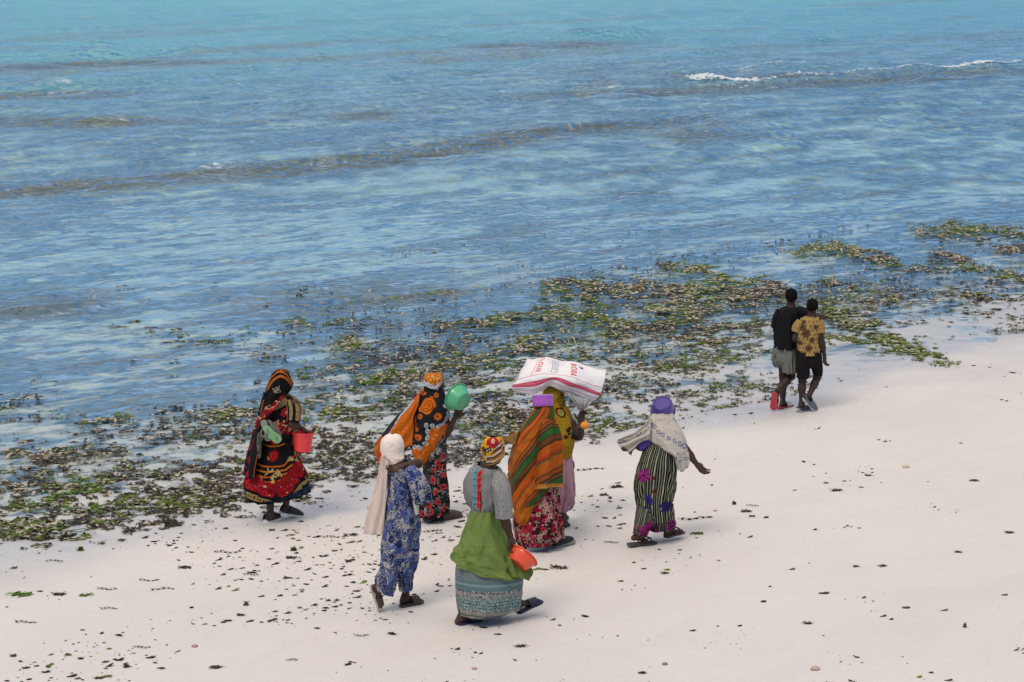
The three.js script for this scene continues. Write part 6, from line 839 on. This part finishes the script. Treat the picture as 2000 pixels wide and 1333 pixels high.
// larger scraps of weed lying singly on the sand
function scrap(px, py, w, kind, label) {   // w: width in survey pixels
  const p = onLand(px, py), m = Math.hypot(p[0], p[1] - EYE, p[2]) / FPX, W2 = w * m, r = rng(px * 31 + py), gs = [];
  const n = kind === 'string' ? 9 : kind === 'mound' ? 26 : 16;
  for (let i = 0; i < n; i++) {
    const t = i / (n - 1) - 0.5, g = leafGeo(px + i * 7, W2 * (kind === 'string' ? 0.26 : 0.38), Math.max(0.008, W2 * (kind === 'string' ? 0.03 : kind === 'mound' ? 0.14 : 0.075)));
    g.rotateZ((r() - .5) * (kind === 'mound' ? 1.6 : 0.6)); g.rotateX((r() - .5) * 0.9); g.rotateY(kind === 'string' ? (r() - .5) * 0.9 : r() * 6.28);
    const s = kind === 'mound' ? 0.45 : 1; g.translate(t * W2 * 0.8 * s * (kind === 'string' ? 1 : 0.5 + r()), (kind === 'mound' ? 0.03 * r() : 0.006 * r()), (kind === 'string' ? Math.sin(t * 5 + px) * W2 * 0.10 : (r() - .5) * W2 * 0.55 * s)); 
    const c = weedTone(r, kind === 'green' || (kind === 'mound' && r() < .6), r() < 0.8); gs.push(tint(g, () => c)); if (i % 2 === 0 || kind === 'mound') { const lp = LUMP(W2 * (kind === 'string' ? 0.035 : kind === 'mound' ? 0.13 : 0.075)); lp.rotateY(r() * 6); lp.translate(t * W2 * 0.8 * s * (kind === 'string' ? 1 : 0.8), 0.003, kind === 'string' ? Math.sin(t * 5 + px) * W2 * 0.10 : (r() - .5) * W2 * 0.4 * s); gs.push(tint(lp, () => c)); }
  }
  const o = mesh('seaweed_scrap', mergeGeometries(gs), SCRAP); o.position.set(p[0], p[1] + 0.004, p[2]); tag(o, label, 'seaweed', 'seaweed scraps on the sand');
}
const SCRAP = new THREE.MeshPhysicalMaterial({ vertexColors: true, roughness: 0.8, specularIntensity: 0.2, side: THREE.DoubleSide });
for (const a of [
  [157, 1076, 20, 'mound', 'rounded green-black seaweed mound just below the weed line at far left'], [106, 1097, 36, 'string', 'long dark seaweed strip below the rounded mound at far left'], [27, 1111, 14, 'green', 'small bright green seaweed tuft near the left edge'], [40, 1164, 44, 'green', 'broad green seaweed scrap at the left edge, lower of the green ones'],
  [115, 1163, 28, 'dark', 'dark seaweed clump right of the broad green scrap'], [166, 1164, 26, 'green', 'greenish seaweed clump, third in the row from the left edge'], [208, 1152, 42, 'string', 'stringy seaweed above the row of clumps at left'], [290, 1135, 42, 'string', 'long dark seaweed strip in the middle of the left sand'], [318, 1152, 48, 'string', 'thin wavy seaweed string beneath a longer strip at left'],
  [362, 1110, 26, 'dark', 'dark seaweed tangle left of the straight strip on left sand'], [440, 1080, 50, 'string', 'long thin wavy seaweed strand beneath the woman with the red bucket'], [490, 1124, 32, 'string', 'straight dark olive seaweed strip lower than the wavy strand'], [480, 1012, 44, 'string', 'branched dark seaweed beside the black shoes'], [573, 1076, 20, 'mound', 'small dark seaweed heap below the black shoes'], [569, 1091, 24, 'dark', 'flattened dark seaweed scrap below a small heap'],
  [646, 1050, 36, 'string', 'flat olive seaweed strip left of the cream scarf tail'], [690, 1046, 18, 'dark', 'dark seaweed scrap beside the end of the cream scarf'], [530, 1037, 14, 'dark', 'dark seaweed flake under the black shoe tips'], [265, 1038, 34, 'string', 'thin olive seaweed strip just under the dark weed bank'], [212, 1190, 34, 'string', 'thin strip of seaweed above the pebbles at lower left'],
  [50, 1217, 46, 'string', 'long low seaweed strip at the lower left edge'], [277, 1266, 36, 'string', 'curved seaweed strand beside the pinkish pebble'], [132, 1281, 14, 'green', 'small green seaweed bit in the lower left corner'], [25, 1283, 14, 'dark', 'dark seaweed bit at the lowest left edge'], [246, 1304, 18, 'mound', 'dark knot of seaweed near the lower edge at left'], [422, 1305, 26, 'dark', 'dark flat seaweed scrap near the lower edge below the pebble'],
  [570, 1291, 24, 'string', 'thin dark seaweed scrap near the bottom edge, left of the girl'], [480, 1183, 16, 'mound', 'dark seaweed knot on empty sand left of the girl in blue'], [470, 1203, 18, 'dark', 'small dark seaweed scrap under a knot left of the girl'], [766, 1240, 18, 'dark', 'small dark seaweed scrap under the sandals of the girl in blue'], [705, 1243, 30, 'string', 'thin dark seaweed strand left below the girl in blue'], [845, 1039, 40, 'string', 'line of dark seaweed between the girl and the striped shawl'],
  [1360, 1014, 68, 'string', 'largest branching black seaweed strand right of the striped dress'], [1362, 1043, 26, 'green', 'yellow-green seaweed strip beside the sandal of the striped dress woman'], [1635, 959, 24, 'dark', 'black seaweed scrap alone on the right-hand sand'], [1614, 945, 10, 'dark', 'tiny dark seaweed scrap up left of the black one at right'], [1470, 989, 26, 'string', 'dark seaweed strip in the cluster right of the reaching hand'], [1458, 1000, 24, 'dark', 'dark seaweed flake under a strip right of the reaching hand'], [1469, 1010, 14, 'dark', 'lowest dark seaweed flake in the cluster right of the striped dress'], [1434, 986, 12, 'mound', 'small dark seaweed heap nearest the reaching hand'],
  [1497, 1012, 12, 'dark', 'dark flake of seaweed at the right end of the cluster'], [1153, 918, 60, 'string', 'long olive seaweed strand right of the pink skirt'], [1205, 952, 28, 'dark', 'dark seaweed scrap between the pink skirt and striped dress'], [1180, 968, 20, 'dark', 'dark seaweed scrap below left, next to the pink skirt'], [1194, 1061, 30, 'string', 'seaweed strand left of the sandalled foot under the striped dress'], [1299, 1121, 16, 'dark', 'single dark seaweed scrap below the striped dress woman'], [1093, 1110, 34, 'dark', 'spread of dark seaweed right of the orange red basin'],
  [1903, 940, 18, 'dark', 'dark seaweed scrap high at the right'], [1697, 930, 14, 'dark', 'little dark seaweed bit above the pale shell side at right'], [1973, 1042, 18, 'dark', 'dark seaweed scrap close to the right edge'], [1872, 1080, 14, 'dark', 'dark seaweed bit lower near the right edge'], [1724, 1107, 16, 'dark', 'dark seaweed scrap on bare sand in the right half'], [1672, 1108, 12, 'dark', 'small seaweed crumb left of a similar scrap on the right sand'], [1578, 1219, 18, 'dark', 'dark seaweed scrap above the pale stone at lower right'], [1255, 1316, 16, 'dark', 'dark seaweed bit at the bottom edge in the middle'], [1018, 1264, 22, 'dark', 'dark seaweed scrap below the green wrapped woman'], [1885, 1226, 12, 'mound', 'brownish seaweed knot at lower right'], [1770, 1080, 0, '', '']
]) if (a[2]) scrap(...a);
// stones and shells
for (const [px, py, w, c, label] of [[380, 1264, 13, [0.42, 0.27, 0.22], 'pinkish pebble on the lower left sand'], [927, 1308, 11, [0.40, 0.24, 0.21], 'reddish pebble at the bottom edge left of centre'], [1397, 999, 7, [0.42, 0.17, 0.09], 'small orange-brown pebble right of the striped dress'], [1592, 1309, 18, [0.42, 0.31, 0.24], 'largest pale brown stone at the bottom right'], [1770, 914, 13, [0.48, 0.42, 0.28], 'pale yellowish shell on the right-hand sand'], [1299, 1299, 11, [0.2, 0.17, 0.12], 'dull brown pebble at the bottom, right of centre']]) {
  const p = onLand(px, py), m = Math.hypot(p[0], p[1] - EYE, p[2]) / FPX, g = new THREE.IcosahedronGeometry(w * m / 2, 4), q = g.attributes.position; for (let i = 0; i < q.count; i++) { const v = V(q.getX(i), q.getY(i), q.getZ(i)), k = 1 + 0.5 * (fbm(v.x * 28 + px, v.y * 28 + v.z * 22, 3) - .5); q.setXYZ(i, v.x * k, v.y * k * 0.55, v.z * k * 0.8); } g.computeVertexNormals();
  tint(g, (x, y, z) => { const k = 0.75 + 0.5 * fbm(x * 60 + 4, z * 60 + y * 40, 3); return c.map(v => v * k); });
  const o = mesh('pebble', g, new THREE.MeshStandardMaterial({ vertexColors: true, roughness: 0.8 })); o.position.set(p[0], p[1] + w * m * 0.12, p[2]); tag(o, label, 'pebble');
}
renderer.render(scene, camera);
